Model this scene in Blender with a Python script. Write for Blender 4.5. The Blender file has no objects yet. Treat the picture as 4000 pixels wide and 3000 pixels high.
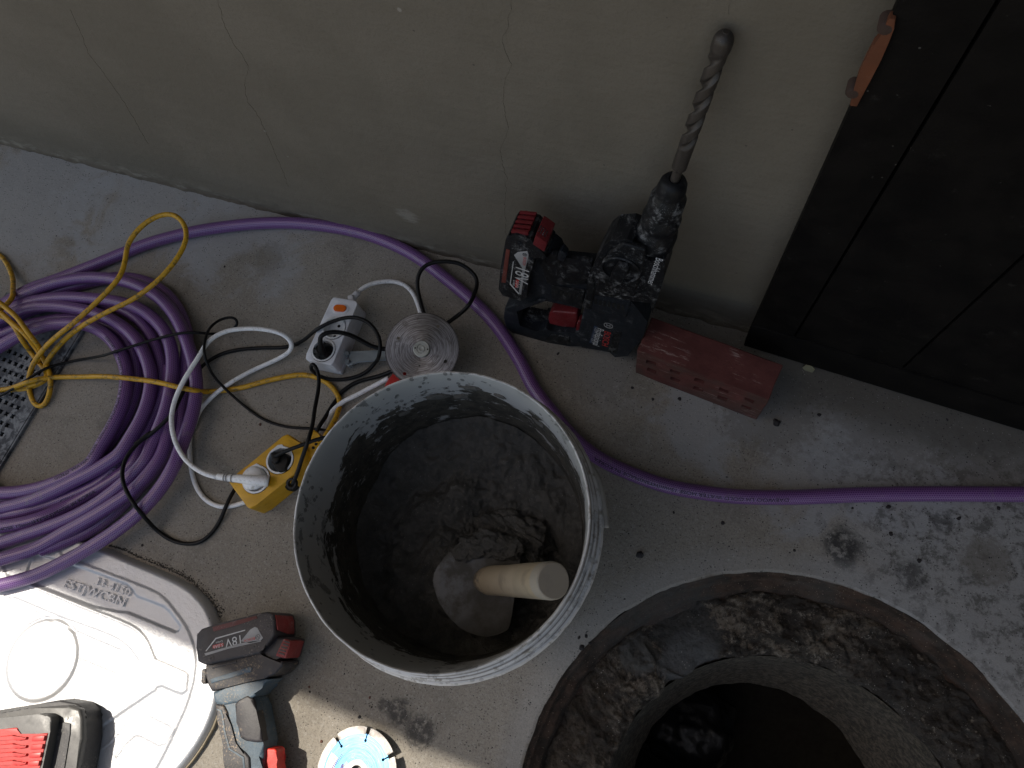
import bpy, bmesh, math, random
import numpy as np
from mathutils import Matrix, Vector, noise
random.seed(7); rng = np.random.default_rng(7)
S = bpy.context.scene; COL = S.collection
# ---------------------------------------------------------------- camera
F = 2750.; H = 1.03
_N = np.array([390., 990., F]); _n = _N/np.linalg.norm(_N)
_e1 = np.cross([0, 1, 0], _n); _e1 /= np.linalg.norm(_e1); _e2 = np.cross(_n, _e1)
_th = math.radians(-16.806); _c, _s = math.cos(_th), math.sin(_th)
_X = _c*_e1-_s*_e2; _Y = -_s*_e1-_c*_e2
M = np.array([_X, _Y, -_n])                       # photograph axes (right, down, forward) -> world
cam = bpy.data.cameras.new('camera'); camo = bpy.data.objects.new('camera', cam); COL.objects.link(camo)
cam.sensor_fit = 'HORIZONTAL'; cam.sensor_width = 36; cam.lens = 36*F/4000; cam.clip_start = .02; cam.clip_end = 200
R = np.column_stack([M[:, 0], -M[:, 1], -M[:, 2]])
mw = Matrix([[*R[i], (0, 0, H)[i]] for i in range(3)]+[[0, 0, 0, 1]]); camo.matrix_world = mw
S.camera = camo
# ---------------------------------------------------------------- sky and sun
SUN_EL = math.radians(64)
w = bpy.data.worlds.new('World'); S.world = w; w.use_nodes = True
nt = w.node_tree; bg = nt.nodes['Background']
sky = nt.nodes.new('ShaderNodeTexSky'); sky.sky_type = 'NISHITA'; sky.sun_disc = False
sky.sun_elevation = SUN_EL; sky.sun_rotation = math.radians(-90); sky.dust_density = 2.0
wb = nt.nodes.new('ShaderNodeMix'); wb.data_type = 'RGBA'; wb.blend_type = 'MULTIPLY'; wb.inputs[0].default_value = 1; wb.inputs[7].default_value = (1.10, 1.0, .85, 1)
nt.links.new(sky.outputs[0], wb.inputs[6]); nt.links.new(wb.outputs[2], bg.inputs[0]); bg.inputs[1].default_value = .12
sl = bpy.data.lights.new('sun', 'SUN'); sl.energy = 3.1; sl.angle = math.radians(.53); sl.color = (1, .93, .82)
so = bpy.data.objects.new('sun', sl); COL.objects.link(so)
so.rotation_euler = Vector((math.cos(SUN_EL), 0, -math.sin(SUN_EL))).to_track_quat('-Z', 'Y').to_euler()
S.view_settings.view_transform = 'Standard'; S.view_settings.look = 'None'
S.view_settings.exposure = 0.62; S.view_settings.gamma = 1
S.cycles.max_bounces = 8; S.cycles.use_denoising = True
# ---------------------------------------------------------------- pixel helpers (4000x3000 photograph pixels)
def ray(x, y): return M@np.array([x-2000., y-1500., F])
def G(x, y, h=0.):
    d = ray(x, y); k = (H-h)/-d[2]; return Vector((d[0]*k, d[1]*k, h))
def Wy(x, y, yw):
    d = ray(x, y); k = yw/d[1]; return Vector((d[0]*k, yw, H+d[2]*k))
def cr(pts, ox, oy, k):
    return [(ox+p[0]*k, oy+p[1]*k)+tuple(p[2:]) for p in pts]
class Plane:
    def __init__(s, o, u, v):
        s.o = np.array(o, float); s.u = np.array(u, float); s.u /= np.linalg.norm(s.u)
        v = np.array(v, float); v = v-s.u*(v@s.u); s.v = v/np.linalg.norm(v); s.n = np.cross(s.u, s.v)
        s.mat = Matrix([[s.u[i], s.v[i], s.n[i], s.o[i]] for i in range(3)]+[[0, 0, 0, 1]])
    def px(s, x, y, off=0.):
        d = ray(x, y); c = np.array([0, 0, H]); o = s.o+s.n*off
        k = ((o-c)@s.n)/(d@s.n); p = c+d*k-s.o; return (p@s.u, p@s.v)
    def pts(s, pl, off=0.): return [s.px(p[0], p[1], off) for p in pl]
# ---------------------------------------------------------------- objects
def link(o, parent=None, label=None, cat=None, group=None, kind=None):
    if o.name not in COL.objects: COL.objects.link(o)
    if parent is not None:
        o.parent = parent
    if label: o['label'] = label
    if cat: o['category'] = cat
    if group: o['group'] = group
    if kind: o['kind'] = kind
    return o
def thing(name, label, cat, mat=None, group=None):
    o = bpy.data.objects.new(name, None); o.empty_display_size = .02
    if mat is not None: o.matrix_world = mat if isinstance(mat, Matrix) else Matrix.Translation(mat)
    return link(o, None, label, cat, group)
def place(o, parent, mat=None):
    # world matrix mat, under parent
    mat = mat if mat is not None else Matrix.Identity(4)
    if parent is not None:
        o.parent = parent; o.matrix_parent_inverse = Matrix.Identity(4)
        o.matrix_basis = wmat(parent).inverted()@mat
    else: o.matrix_basis = mat
def wmat(o):
    return (wmat(o.parent)@o.matrix_parent_inverse@o.matrix_basis) if o.parent else o.matrix_basis.copy()
def mesh(name, v, f, m, parent=None, mat=None, smooth=True, **kw):
    me = bpy.data.meshes.new(name); me.from_pydata([tuple(p) for p in v], [], f); me.update()
    if smooth: me.polygons.foreach_set('use_smooth', [True]*len(me.polygons))
    if m is not None: me.materials.append(m)
    o = bpy.data.objects.new(name, me); link(o, None, **kw); place(o, parent, mat); return o
def from_bm(name, bm, m, parent=None, mat=None, smooth=False, autos=None, **kw):
    me = bpy.data.meshes.new(name); bm.normal_update(); bm.to_mesh(me); bm.free()
    if smooth: me.polygons.foreach_set('use_smooth', [True]*len(me.polygons))
    me.materials.append(m)
    o = bpy.data.objects.new(name, me); link(o, None, **kw); place(o, parent, mat); return o
def prism(name, outline, z0, z1, m, parent=None, mat=None, bevel=0., seg=2, top=1., jit=0, **kw):
    """outline [(a,b)] in the plane of mat, extruded z0..z1; top<1 shrinks the top face."""
    bm = bmesh.new(); n = len(outline)
    area = sum(outline[i][0]*outline[(i+1) % n][1]-outline[(i+1) % n][0]*outline[i][1] for i in range(n))
    if area < 0: outline = outline[::-1]
    cx = sum(p[0] for p in outline)/n; cy = sum(p[1] for p in outline)/n
    lo = [bm.verts.new((p[0], p[1], z0)) for p in outline]
    hi = [bm.verts.new((cx+(p[0]-cx)*top, cy+(p[1]-cy)*top, z1)) for p in outline]
    bm.faces.new(lo[::-1]); ft = bm.faces.new(hi)
    for i in range(n): bm.faces.new((lo[i], lo[(i+1) % n], hi[(i+1) % n], hi[i]))
    if bevel > 0:
        bmesh.ops.bevel(bm, geom=[e for e in bm.edges], offset=bevel, segments=seg, profile=.6, affect='EDGES', clamp_overlap=True)
    bmesh.ops.triangulate(bm, faces=[f for f in bm.faces if len(f.verts) > 4])
    o = from_bm(name, bm, m, parent, mat, **kw)
    smooth_angle(o.data, 35); return o
def smooth_angle(me, deg):
    me.polygons.foreach_set('use_smooth', [True]*len(me.polygons))
    me.set_sharp_from_angle(angle=math.radians(deg))
def box(name, c, s, m, parent=None, mat=None, bevel=0., seg=2, **kw):
    x, y, z = [a/2 for a in s]
    loc = Matrix.Translation(c)
    return prism(name, [(-x, -y), (x, -y), (x, y), (-x, y)], -z, z, m, parent, (mat or Matrix.Identity(4))@loc, bevel, seg, **kw)
def lathe(name, prof, m, parent=None, mat=None, seg=48, cap=True, ang=40, disp=None, **kw):
    v = []; f = []; n = len(prof)
    for i in range(seg):
        a = 2*math.pi*i/seg
        for j, (r, z) in enumerate(prof):
            if disp: r, z = disp(a, r, z)
            v.append((r*math.cos(a), r*math.sin(a), z))
    for i in range(seg):
        k = (i+1) % seg
        for j in range(n-1): f.append((i*n+j, k*n+j, k*n+j+1, i*n+j+1))
    if cap:
        if prof[0][0] > 1e-6: f.append(tuple(i*n for i in range(seg))[::-1])
        if prof[-1][0] > 1e-6: f.append(tuple(i*n+n-1 for i in range(seg)))
    o = mesh(name, v, f, m, parent, mat, **kw); smooth_angle(o.data, ang); return o
def catmull(P, step=.004):
    P = [np.array(p, float) for p in P]; P = [2*P[0]-P[1]]+P+[2*P[-1]-P[-2]]; out = []
    for i in range(1, len(P)-2):
        p0, p1, p2, p3 = P[i-1:i+3]
        t = [0.]
        for a, b in ((p0, p1), (p1, p2), (p2, p3)): t.append(t[-1]+max(np.linalg.norm(b-a), 1e-5)**.5)
        L = np.linalg.norm(p2-p1); n = max(2, int(L/step))
        for k in range(n):
            u = t[1]+(t[2]-t[1])*k/n
            A1 = (t[1]-u)/(t[1]-t[0])*p0+(u-t[0])/(t[1]-t[0])*p1
            A2 = (t[2]-u)/(t[2]-t[1])*p1+(u-t[1])/(t[2]-t[1])*p2
            A3 = (t[3]-u)/(t[3]-t[2])*p2+(u-t[2])/(t[3]-t[2])*p3
            B1 = (t[2]-u)/(t[2]-t[0])*A1+(u-t[0])/(t[2]-t[0])*A2
            B2 = (t[3]-u)/(t[3]-t[1])*A2+(u-t[1])/(t[3]-t[1])*A3
            out.append((t[2]-u)/(t[2]-t[1])*B1+(u-t[1])/(t[2]-t[1])*B2)
    out.append(P[-2]); return np.array(out)
def smooth_path(P, it=6):
    P = P.copy()
    for _ in range(it): P[1:-1] = P[1:-1]*.5+(P[:-2]+P[2:])*.25
    return P
def frames(P, up=True):
    T = np.gradient(P, axis=0); T /= np.linalg.norm(T, axis=1)[:, None]
    if up:
        Nn = np.array([[0, 0, 1.]]*len(P))-T*T[:, 2:3]; Nn /= np.maximum(np.linalg.norm(Nn, axis=1), 1e-6)[:, None]
    else:
        a = np.array([0, 0, 1.]) if abs(T[0][2]) < .9 else np.array([1., 0, 0]); n0 = a-T[0]*(a@T[0]); n0 /= np.linalg.norm(n0); L = [n0]
        for i in range(1, len(P)):
            b = L[-1]-T[i]*(L[-1]@T[i]); L.append(b/np.linalg.norm(b))
        Nn = np.array(L)
    return T, Nn, np.cross(T, Nn)
def tube_data(P, r, seg=14, up=False, rf=None, v0=0):
    T, Nn, Bn = frames(P, up); L = np.r_[0, np.cumsum(np.linalg.norm(np.diff(P, axis=0), axis=1))]
    v = []; f = []; uv = []
    for i in range(len(P)):
        rr = r*(rf(L[i]/L[-1]) if rf else 1)
        for j in range(seg):
            a = 2*math.pi*j/seg; v.append(P[i]+rr*(math.cos(a)*Nn[i]+math.sin(a)*Bn[i]))
    for i in range(len(P)-1):
        for j in range(seg):
            k = (j+1) % seg; f.append((v0+i*seg+j, v0+i*seg+k, v0+(i+1)*seg+k, v0+(i+1)*seg+j))
            uv += [(j/seg, L[i]), ((j+1)/seg, L[i]), ((j+1)/seg, L[i+1]), (j/seg, L[i+1])]
    f.append(tuple(v0+j for j in range(seg))[::-1]); uv += [(0, 0)]*seg
    f.append(tuple(v0+(len(P)-1)*seg+j for j in range(seg))); uv += [(0, 0)]*seg
    return v, f, uv
def tubes(name, paths, r, m, parent=None, seg=14, up=False, rf=None, **kw):
    V = []; Fc = []; U = []
    for P in paths:
        v, f, uv = tube_data(P, r, seg, up, rf, len(V)); V += v; Fc += f; U += uv
    o = mesh(name, V, Fc, m, parent, None, **kw)
    l = o.data.uv_layers.new(name='UVMap'); l.data.foreach_set('uv', np.array(U, float).ravel()); return o
def text_mesh(body, size, ext=.0002, bev=0, align='LEFT'):
    cu = bpy.data.curves.new('lettering', 'FONT'); cu.body = body; cu.size = size; cu.extrude = ext; cu.bevel_depth = bev
    cu.align_x = align; cu.resolution_u = 3
    o = bpy.data.objects.new('lettering', cu); COL.objects.link(o)
    dg = bpy.context.evaluated_depsgraph_get(); me = bpy.data.meshes.new_from_object(o.evaluated_get(dg))
    bpy.data.objects.remove(o); return me
def text(name, body, size, m, parent, mat, ext=.0002, bev=0, align='CENTER', sx=1., **kw):
    me = text_mesh(body, size, ext, bev, align)
    if sx != 1: me.transform(Matrix.Diagonal((sx, 1, 1, 1)))
    me.materials.clear(); me.materials.append(m); me.name = name
    o = bpy.data.objects.new(name, me); link(o, None, **kw); place(o, parent, mat); return o
# ---------------------------------------------------------------- node helpers
class NT:
    def __init__(s, name):
        s.m = bpy.data.materials.new(name); s.m.use_nodes = True; s.t = s.m.node_tree
        s.p = s.t.nodes['Principled BSDF']; s.tc = s.t.nodes.new('ShaderNodeTexCoord'); s.geo = s.t.nodes.new('ShaderNodeNewGeometry')
        s.W = s.geo.outputs['Position']; s.O = s.tc.outputs['Object']
    def L(s, a, b): s.t.links.new(a, b)
    def noise(s, vec, scale, det=4, rough=.55, out='Fac', dist=0):
        n = s.t.nodes.new('ShaderNodeTexNoise'); n.inputs['Scale'].default_value = scale; n.inputs['Detail'].default_value = det
        n.inputs['Roughness'].default_value = rough; n.inputs['Distortion'].default_value = dist; s.L(vec, n.inputs['Vector']); return n.outputs[out]
    def vor(s, vec, scale, out='Distance', feat='F1', rnd=1):
        n = s.t.nodes.new('ShaderNodeTexVoronoi'); n.feature = feat; n.inputs['Scale'].default_value = scale; n.inputs['Randomness'].default_value = rnd
        s.L(vec, n.inputs['Vector']); return n.outputs[out]
    def ramp(s, fac, stops, interp='LINEAR'):
        n = s.t.nodes.new('ShaderNodeValToRGB'); cr_ = n.color_ramp; cr_.interpolation = interp
        while len(cr_.elements) < len(stops): cr_.elements.new(.5)
        for e, (p, c) in zip(cr_.elements, stops):
            e.position = p; e.color = (c, c, c, 1) if isinstance(c, (int, float)) else (*c, 1)
        s.L(fac, n.inputs[0]); return n.outputs[0]
    def mix(s, fac, a, b, mode='MIX'):
        n = s.t.nodes.new('ShaderNodeMix'); n.data_type = 'RGBA'; n.blend_type = mode; n.clamp_factor = True
        for v, i in ((fac, 0), (a, 6), (b, 7)):
            if isinstance(v, bpy.types.NodeSocket): s.L(v, n.inputs[i])
            elif i == 0: n.inputs[0].default_value = v
            else: n.inputs[i].default_value = (*v, 1) if not isinstance(v, (int, float)) else (v, v, v, 1)
        return n.outputs[2]
    def math(s, op, a, b=0., c=None):
        n = s.t.nodes.new('ShaderNodeMath'); n.operation = op
        for i, v in enumerate((a, b) if c is None else (a, b, c)):
            if isinstance(v, bpy.types.NodeSocket): s.L(v, n.inputs[i])
            else: n.inputs[i].default_value = v
        return n.outputs[0]
    def sep(s, vec):
        n = s.t.nodes.new('ShaderNodeSeparateXYZ'); s.L(vec, n.inputs[0]); return n.outputs
    def scale(s, vec, sc, loc=(0, 0, 0), rot=(0, 0, 0)):
        n = s.t.nodes.new('ShaderNodeMapping'); n.inputs['Scale'].default_value = sc; n.inputs['Location'].default_value = loc
        n.inputs['Rotation'].default_value = rot; s.L(vec, n.inputs[0]); return n.outputs[0]
    def blob(s, vec, c, r, nz=None, amp=.5, soft=.3):
        """soft-edged round patch (1 inside) at world point c, edge broken by noise."""
        n = s.t.nodes.new('ShaderNodeVectorMath'); n.operation = 'DISTANCE'; s.L(vec, n.inputs[0]); n.inputs[1].default_value = c
        d = s.math('DIVIDE', n.outputs['Value'], r)
        if nz is not None: d = s.math('ADD', d, s.math('MULTIPLY', s.math('SUBTRACT', nz, .5), amp*2))
        return s.ramp(d, [(max(0, .5-soft*.5), 1.), (.5+soft*.5, 0.)]) if False else s.math('SUBTRACT', 1., s.smooth(d, 1-soft, 1+soft))
    def smooth(s, v, a, b):
        n = s.t.nodes.new('ShaderNodeMapRange'); n.interpolation_type = 'SMOOTHSTEP'; s.L(v, n.inputs[0])
        n.inputs[1].default_value = a; n.inputs[2].default_value = b; n.inputs[3].default_value = 0; n.inputs[4].default_value = 1; return n.outputs[0]
    def bump(s, h, strength=.5, dist=.001, prev=None):
        n = s.t.nodes.new('ShaderNodeBump'); n.inputs['Strength'].default_value = strength; n.inputs['Distance'].default_value = dist
        s.L(h, n.inputs['Height'])
        if prev is not None: s.L(prev, n.inputs['Normal'])
        return n.outputs[0]
    def done(s, col=None, rough=None, metal=None, nrm=None, spec=None):
        P = s.p.inputs
        for v, k in ((col, 'Base Color'), (rough, 'Roughness'), (metal, 'Metallic'), (spec, 'Specular IOR Level')):
            if v is None: continue
            if isinstance(v, bpy.types.NodeSocket): s.L(v, P[k])
            elif k == 'Base Color': P[k].default_value = (*v, 1)
            else: P[k].default_value = v
        if nrm is not None: s.L(nrm, P['Normal'])
        return s.m
def plain(name, col, rough=.5, metal=0., dust=0., dcol=(.36, .35, .33), dscale=60, bump=.15, wear=None, spec=None):
    """solid material with fine mottling, optional dust patches."""
    s = NT(name); v = s.O
    n1 = s.noise(v, 35, 5); c = s.mix(s.ramp(n1, [(.3, 0.), (.7, 1.)]), tuple(x*.8 for x in col), tuple(min(1, x*1.15) for x in col))
    r = s.ramp(s.noise(v, 90, 3), [(.3, max(0, rough-.1)), (.7, min(1, rough+.12))])
    if dust > 0:
        a = s.noise(v, dscale*1.3, 10, .8, dist=.3); b = s.noise(v, dscale*.3, 3)
        k = s.math('MULTIPLY', s.smooth(a, .63-dust*.18, .73-dust*.14), s.smooth(b, .32, .62))
        sp = s.math('LESS_THAN', s.vor(v, dscale*9), .16); sp = s.math('MULTIPLY', sp, s.smooth(b, .4, .55))
        k = s.math('MAXIMUM', s.math('MULTIPLY', k, .8), s.math('MULTIPLY', sp, .8*min(1, dust*2)))
        c = s.mix(k, c, dcol); r = s.mix(k, r, .95)
    nb = s.bump(s.noise(v, 400, 4), bump, .0004)
    return s.done(c, r, metal, nb, spec)
# ================================================================ SETTING
MC = (.271, -.170)                                   # manhole centre
YW = .494                                            # wall face
# ---- ground
def ground_mat():
    s = NT('concrete_ground'); v = s.W
    big = s.noise(v, 3.2, 5, .6); mid = s.noise(v, 14, 6, .62, dist=.4); fine = s.noise(v, 160, 5, .65); grit = s.noise(v, 620, 3, .7)
    c = s.mix(s.smooth(big, .35, .65), (.255, .228, .188), (.310, .282, .238))
    c = s.mix(s.math('MULTIPLY', s.smooth(mid, .5, .68), .5), c, (.19, .172, .145))
    c = s.mix(s.math('MULTIPLY', s.smooth(fine, .5, .66), .5), c, (.36, .34, .305)); c = s.mix(s.math('MULTIPLY', s.smooth(s.noise(v, 330, 4, .75), .52, .60), .55), c, (.13, .115, .095))
    c = s.mix(s.math('MULTIPLY', s.smooth(grit, .52, .68), .55), c, (.12, .11, .098))
    edge = s.noise(v, 11, 6, .65, dist=.5)
    # pale cement wash along the wall at the far end
    for p, r in ((G(130, 800), .17), (G(560, 800), .15), (G(950, 850), .12), (G(1080, 1080), .035), (G(2750, 1640), .07), (G(3150, 1780), .10), (G(3500, 1790), .09), (G(2360, 1500), .045)):
        k = s.blob(v, p, r, edge, 1.6, .30 if r > .06 else .7); c = s.mix(s.math('MULTIPLY', k, .6 if r > .06 else .35), c, (.335, .34, .345))
    # grimy patches and moss right of the manhole
    gr = s.noise(v, 48, 10, .78, dist=.25); gr2 = s.noise(v, 9, 5, .6)
    k = s.blob(v, G(4000, 2400), .24, edge, .45, .35); k2 = s.blob(v, G(3560, 2080), .13, edge, .5, .45)
    c = s.mix(s.math('MULTIPLY', k, .6), c, (.29, .30, .315))
    dk = s.math('MULTIPLY', s.smooth(gr, .47, .60), s.math('MAXIMUM', k, s.math('MULTIPLY', k2, .6)))
    c = s.mix(s.math('MULTIPLY', dk, .75), c, (.06, .056, .05))
    st = s.noise(v, 75, 7, .7)
    for p, r, a in ((G(3290, 2130), .024, .95), (G(3560, 2250), .02, .7), (G(3850, 2190), .03, .6), (G(1560, 2780), .018, .8), (G(1640, 2860), .022, .8), (G(1500, 2755), .01, .7), (G(3680, 2040), .015, .7), (G(3300, 2190), .014, .7),
                    (G(1050, 1010), .03, .35), (G(520, 1850), .05, .3), (G(420, 1650), .02, .35), (G(3200, 1330), .09, .35), (G(2330, 1350), .09, .4), (G(3000, 1600), .07, .5), (G(3500, 1600), .09, .4), (G(3850, 1750), .07, .4)):
        k = s.math('MULTIPLY', s.blob(v, p, r, st, 1.0, .25), s.smooth(st, .36, .55) if r < .03 else 1.); c = s.mix(s.math('MULTIPLY', k, a), c, (.032, .03, .03) if r < .03 else (.13, .115, .095))
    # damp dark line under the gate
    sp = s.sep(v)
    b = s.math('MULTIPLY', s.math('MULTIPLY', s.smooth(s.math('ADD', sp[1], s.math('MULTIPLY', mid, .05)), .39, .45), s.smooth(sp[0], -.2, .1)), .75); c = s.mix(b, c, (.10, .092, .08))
    # ring of paler render around the manhole
    n = s.t.nodes.new('ShaderNodeVectorMath'); n.operation = 'DISTANCE'; s.L(v, n.inputs[0]); n.inputs[1].default_value = (*MC, 0)
    d = s.math('ADD', n.outputs['Value'], s.math('MULTIPLY', edge, .03))
    rg = s.math('MULTIPLY', s.smooth(d, .33, .35), s.math('SUBTRACT', 1., s.smooth(d, .362, .40)))
    c = s.mix(s.math('MULTIPLY', rg, .3), c, (.36, .365, .37))
    rg = s.math('SUBTRACT', 1., s.smooth(d, .344, .352)); c = s.mix(s.math('MULTIPLY', rg, .8), c, (.11, .085, .06))
    # dark and light aggregate
    for sc, th, col, a, fo in ((240, .20, (.03, .028, .026), .85, (.50, .54)), (95, .1, (.025, .023, .024), .95, (.53, .6)), (300, .17, (.5, .49, .47), .6, (.54, .60)), (150, .09, (.09, .04, .03), .9, (.6, .64))):
        o = s.vor(s.scale(v, (1, 1, 1), (sc*.01, 3, 0)), sc); k = s.math('MULTIPLY', s.math('LESS_THAN', o, th), s.smooth(s.noise(v, 47+sc*.1, 2), *fo)); c = s.mix(s.math('MULTIPLY', k, a), c, col)
    # hairline scratches
    nb = s.bump(grit, .5, .0005); nb = s.bump(fine, .5, .0012, nb); nb = s.bump(mid, .35, .004, nb)
    pit = s.math('MULTIPLY', s.math('LESS_THAN', s.vor(v, 130), .12), -1.); nb = s.bump(pit, .6, .001, nb)
    return s.done(c, s.ramp(mid, [(.3, .8), (.7, .95)]), 0, nb)
MG = ground_mat()
bm = bmesh.new(); n = 256; ri = []; mid_ = []; ro = []
for i in range(n):
    a = 2*math.pi*i/n; cx, cy = math.cos(a), math.sin(a)
    rr = .335+.0022*noise.noise((cx*9, cy*9, 0))+.0014*noise.noise((cx*40, cy*40, 3))
    ri.append(bm.verts.new((MC[0]+rr*cx, MC[1]+rr*cy, -.0012)))
    mid_.append(bm.verts.new((MC[0]+(rr+.004)*cx, MC[1]+(rr+.004)*cy, 0)))
    k = 9/max(abs(cx), abs(cy)); ro.append(bm.verts.new((k*cx, k*cy, 0)))
for i in range(n):
    k = (i+1) % n; bm.faces.new((ri[i], ri[k], mid_[k], mid_[i])[::-1]); bm.faces.new((mid_[i], mid_[k], ro[k], ro[i])[::-1])
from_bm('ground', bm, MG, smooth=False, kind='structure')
# ---- manhole
def cen(z): t = min(1, max(0, -z/.045)); return (MC[0]+t*.006, MC[1]-t*.004)
s = NT('rusty_iron'); v = s.W; a = s.noise(v, 40, 8, .7); b = s.noise(v, 9, 4)
c = s.mix(s.smooth(a, .4, .62), (.030, .020, .014), (.078, .047, .033)); c = s.mix(s.math('MULTIPLY', s.smooth(b, .54, .66), .4), c, (.10, .09, .08))
k = s.math('MULTIPLY', s.math('LESS_THAN', s.vor(v, 260), .14), .8); c = s.mix(k, c, (.34, .27, .2))
k = s.blob(v, G(2560, 2330), .08, a, 1., .5); c = s.mix(s.math('MULTIPLY', k, .5), c, (.095, .092, .088))
M_RUST = s.done(c, .85, .1, s.bump(s.noise(v, 170, 8, .75), 1., .005))
s = NT('stained_ledge'); v = s.W; a = s.noise(v, 38, 11, .78, dist=.25); b = s.noise(v, 10, 8, .7); f = s.noise(v, 190, 7, .75)
c = s.mix(s.smooth(a, .44, .55), (.035, .028, .022), (.21, .172, .13)); c = s.mix(s.math('MULTIPLY', s.smooth(b, .50, .57), .8), c, (.035, .028, .022))
c = s.mix(s.math('MULTIPLY', s.smooth(f, .5, .58), .7), c, (.045, .034, .025))
c = s.mix(s.math('MULTIPLY', s.smooth(s.noise(v, 75, 9, .8), .56, .61), .65), c, (.42, .37, .30))
k = s.blob(v, G(2180, 2800, -.04), .10, a, .6, .4); c = s.mix(s.math('MULTIPLY', k, .7), c, (.045, .035, .026))
k = s.blob(v, G(2680, 2460, -.04), .046, a, .7, .08); c = s.mix(s.math('MULTIPLY', k, .85), c, s.mix(s.smooth(f, .4, .6), (.030, .030, .028), (.075, .072, .066)))
k = s.blob(v, G(2490, 2560, -.04), .026, a, .5, .1); c = s.mix(s.math('MULTIPLY', k, .8), c, (.12, .115, .105))
k = s.blob(v, G(2700, 2570, -.05), .035, f, .6, .3); c = s.mix(s.math('MULTIPLY', k, .8), c, (.135, .135, .134))
k = s.blob(v, G(2610, 2600, -.05), .02, f, .6, .3); c = s.mix(s.math('MULTIPLY', k, .8), c, (.135, .135, .134))
k = s.blob(v, G(3560, 2790, -.04), .11, a, .6, .4); c = s.mix(s.math('MULTIPLY', s.math('MULTIPLY', k, s.smooth(a, .45, .55)), .8), c, (.03, .028, .027))
k = s.math('LESS_THAN', s.vor(v, 190), .13); k = s.math('MULTIPLY', k, s.smooth(s.noise(v, 33, 2), .5, .6)); c = s.mix(s.math('MULTIPLY', k, .8), c, (.55, .52, .46))
M_LEDGE = s.done(c, .92, 0, s.bump(f, 1., .005, s.bump(a, 1., .008)))
s = NT('dark_shaft'); v = s.W; a = s.noise(v, 120, 9, .78); z = s.sep(v)[2]
c = s.mix(s.smooth(a, .4, .65), (.030, .025, .018), (.13, .108, .078))
M_SHAFT = s.done(c, .95, 0, s.bump(a, .7, .004))
M_DEEP = plain('deep_chamber', (.035, .033, .03), .9)
mh = thing('manhole', 'open round manhole with rusty rim and broken concrete ledge beside the white bucket', 'manhole', Matrix.Translation((*MC, -.05)))
def ring(name, prof, amp, m, nseg=560, sub=6, fr=1., seed=0):
    pr = []
    for (r0, z0), (r1, z1) in zip(prof[:-1], prof[1:]):
        for k in range(sub): pr.append((r0+(r1-r0)*k/sub, z0+(z1-z0)*k/sub))
    pr.append(prof[-1]); v = []; f = []; n = len(pr)
    for i in range(nseg):
        a = 2*math.pi*i/nseg
        for j, (r, z) in enumerate(pr):
            cx, cy = cen(z); x = cx+r*math.cos(a); y = cy+r*math.sin(a)
            e = math.sin(math.pi*min(1, j/4))*0+min(1, j/3)
            d = amp*e*(noise.fractal((x*22*fr, y*22*fr, z*22+seed), .9, 2.1, 6)+.35*noise.noise((x*130, y*130, seed))+.3*abs(noise.noise((x*310, y*310, seed+3))))
            d2 = amp*e*.8*noise.fractal((x*26+9, y*26, seed+5), .9, 2, 4)
            if name == 'ledge':
                q = Vector((x, y)); t = (q-G(2680, 2460, -.04).xy).length
                if t < .06: d = d*.35-.010*(1-t/.06)**.4
            v.append((x+d2*math.cos(a), y+d2*math.sin(a), z+d))
    for i in range(nseg):
        k = (i+1) % nseg
        for j in range(n-1): f.append((i*n+j, i*n+j+1, k*n+j+1, k*n+j))
    return mesh(name, v, f, m, mh)
ring('frame_ring', [(.3352, -.001), (.3325, -.007), (.3290, -.009), (.3270, -.021), (.3215, -.0235), (.3180, -.026), (.3145, -.043), (.308, -.046)], .0026, M_RUST, 560, 5)
ring('ledge', [(.3165, -.043), (.312, -.040), (.30, -.038), (.275, -.036), (.255, -.038), (.240, -.044), (.234, -.052), (.232, -.062)], .0075, M_LEDGE, 760, 9, 1.9)
ring('shaft_collar', [(.2325, -.056), (.228, -.075), (.219, -.12), (.207, -.17), (.196, -.21), (.187, -.25), (.190, -.262)], .0035, M_SHAFT, 300, 6, 1, 4)
lathe('shaft_chamber', [(.19, -.26), (.42, -.27), (.46, -.4), (.46, -1.1), (0, -1.12)], M_DEEP, mh, Matrix.Translation((cen(-.05)[0], cen(-.05)[1], 0))@Matrix.Translation((0, 0, 0)), 64, False)
# crumpled bag far down the shaft
bm = bmesh.new(); bmesh.ops.create_icosphere(bm, subdivisions=5, radius=1)
for q in bm.verts:
    p = q.co.copy(); k = 1+.2*noise.fractal(p*1.6, 1.1, 2.1, 4)+.05*abs(noise.noise(p*5)); q.co = Vector((p.x*.10*k, p.y*.085*k, p.z*.05*k))
s = NT('dark_plastic_film'); n_ = s.noise(s.O, 30, 5, .6); M_BAG = s.done((.012, .013, .015), .4, 0, s.bump(n_, .5, .006))
bp = G(2700, 2850, -.78)
from_bm('plastic_bag', bm, M_BAG, None, Matrix.Translation(bp), True, label='dark crumpled plastic bag lying down in the manhole shaft', cat='plastic bag'); smooth_angle(bpy.data.objects['plastic_bag'].data, 50)
box('sludge_pile', (bp[0], bp[1], -.97), (.20, .17, .30), M_DEEP, None, None, .03, label='dark heap inside the manhole shaft under the crumpled bag', cat='debris')
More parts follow.
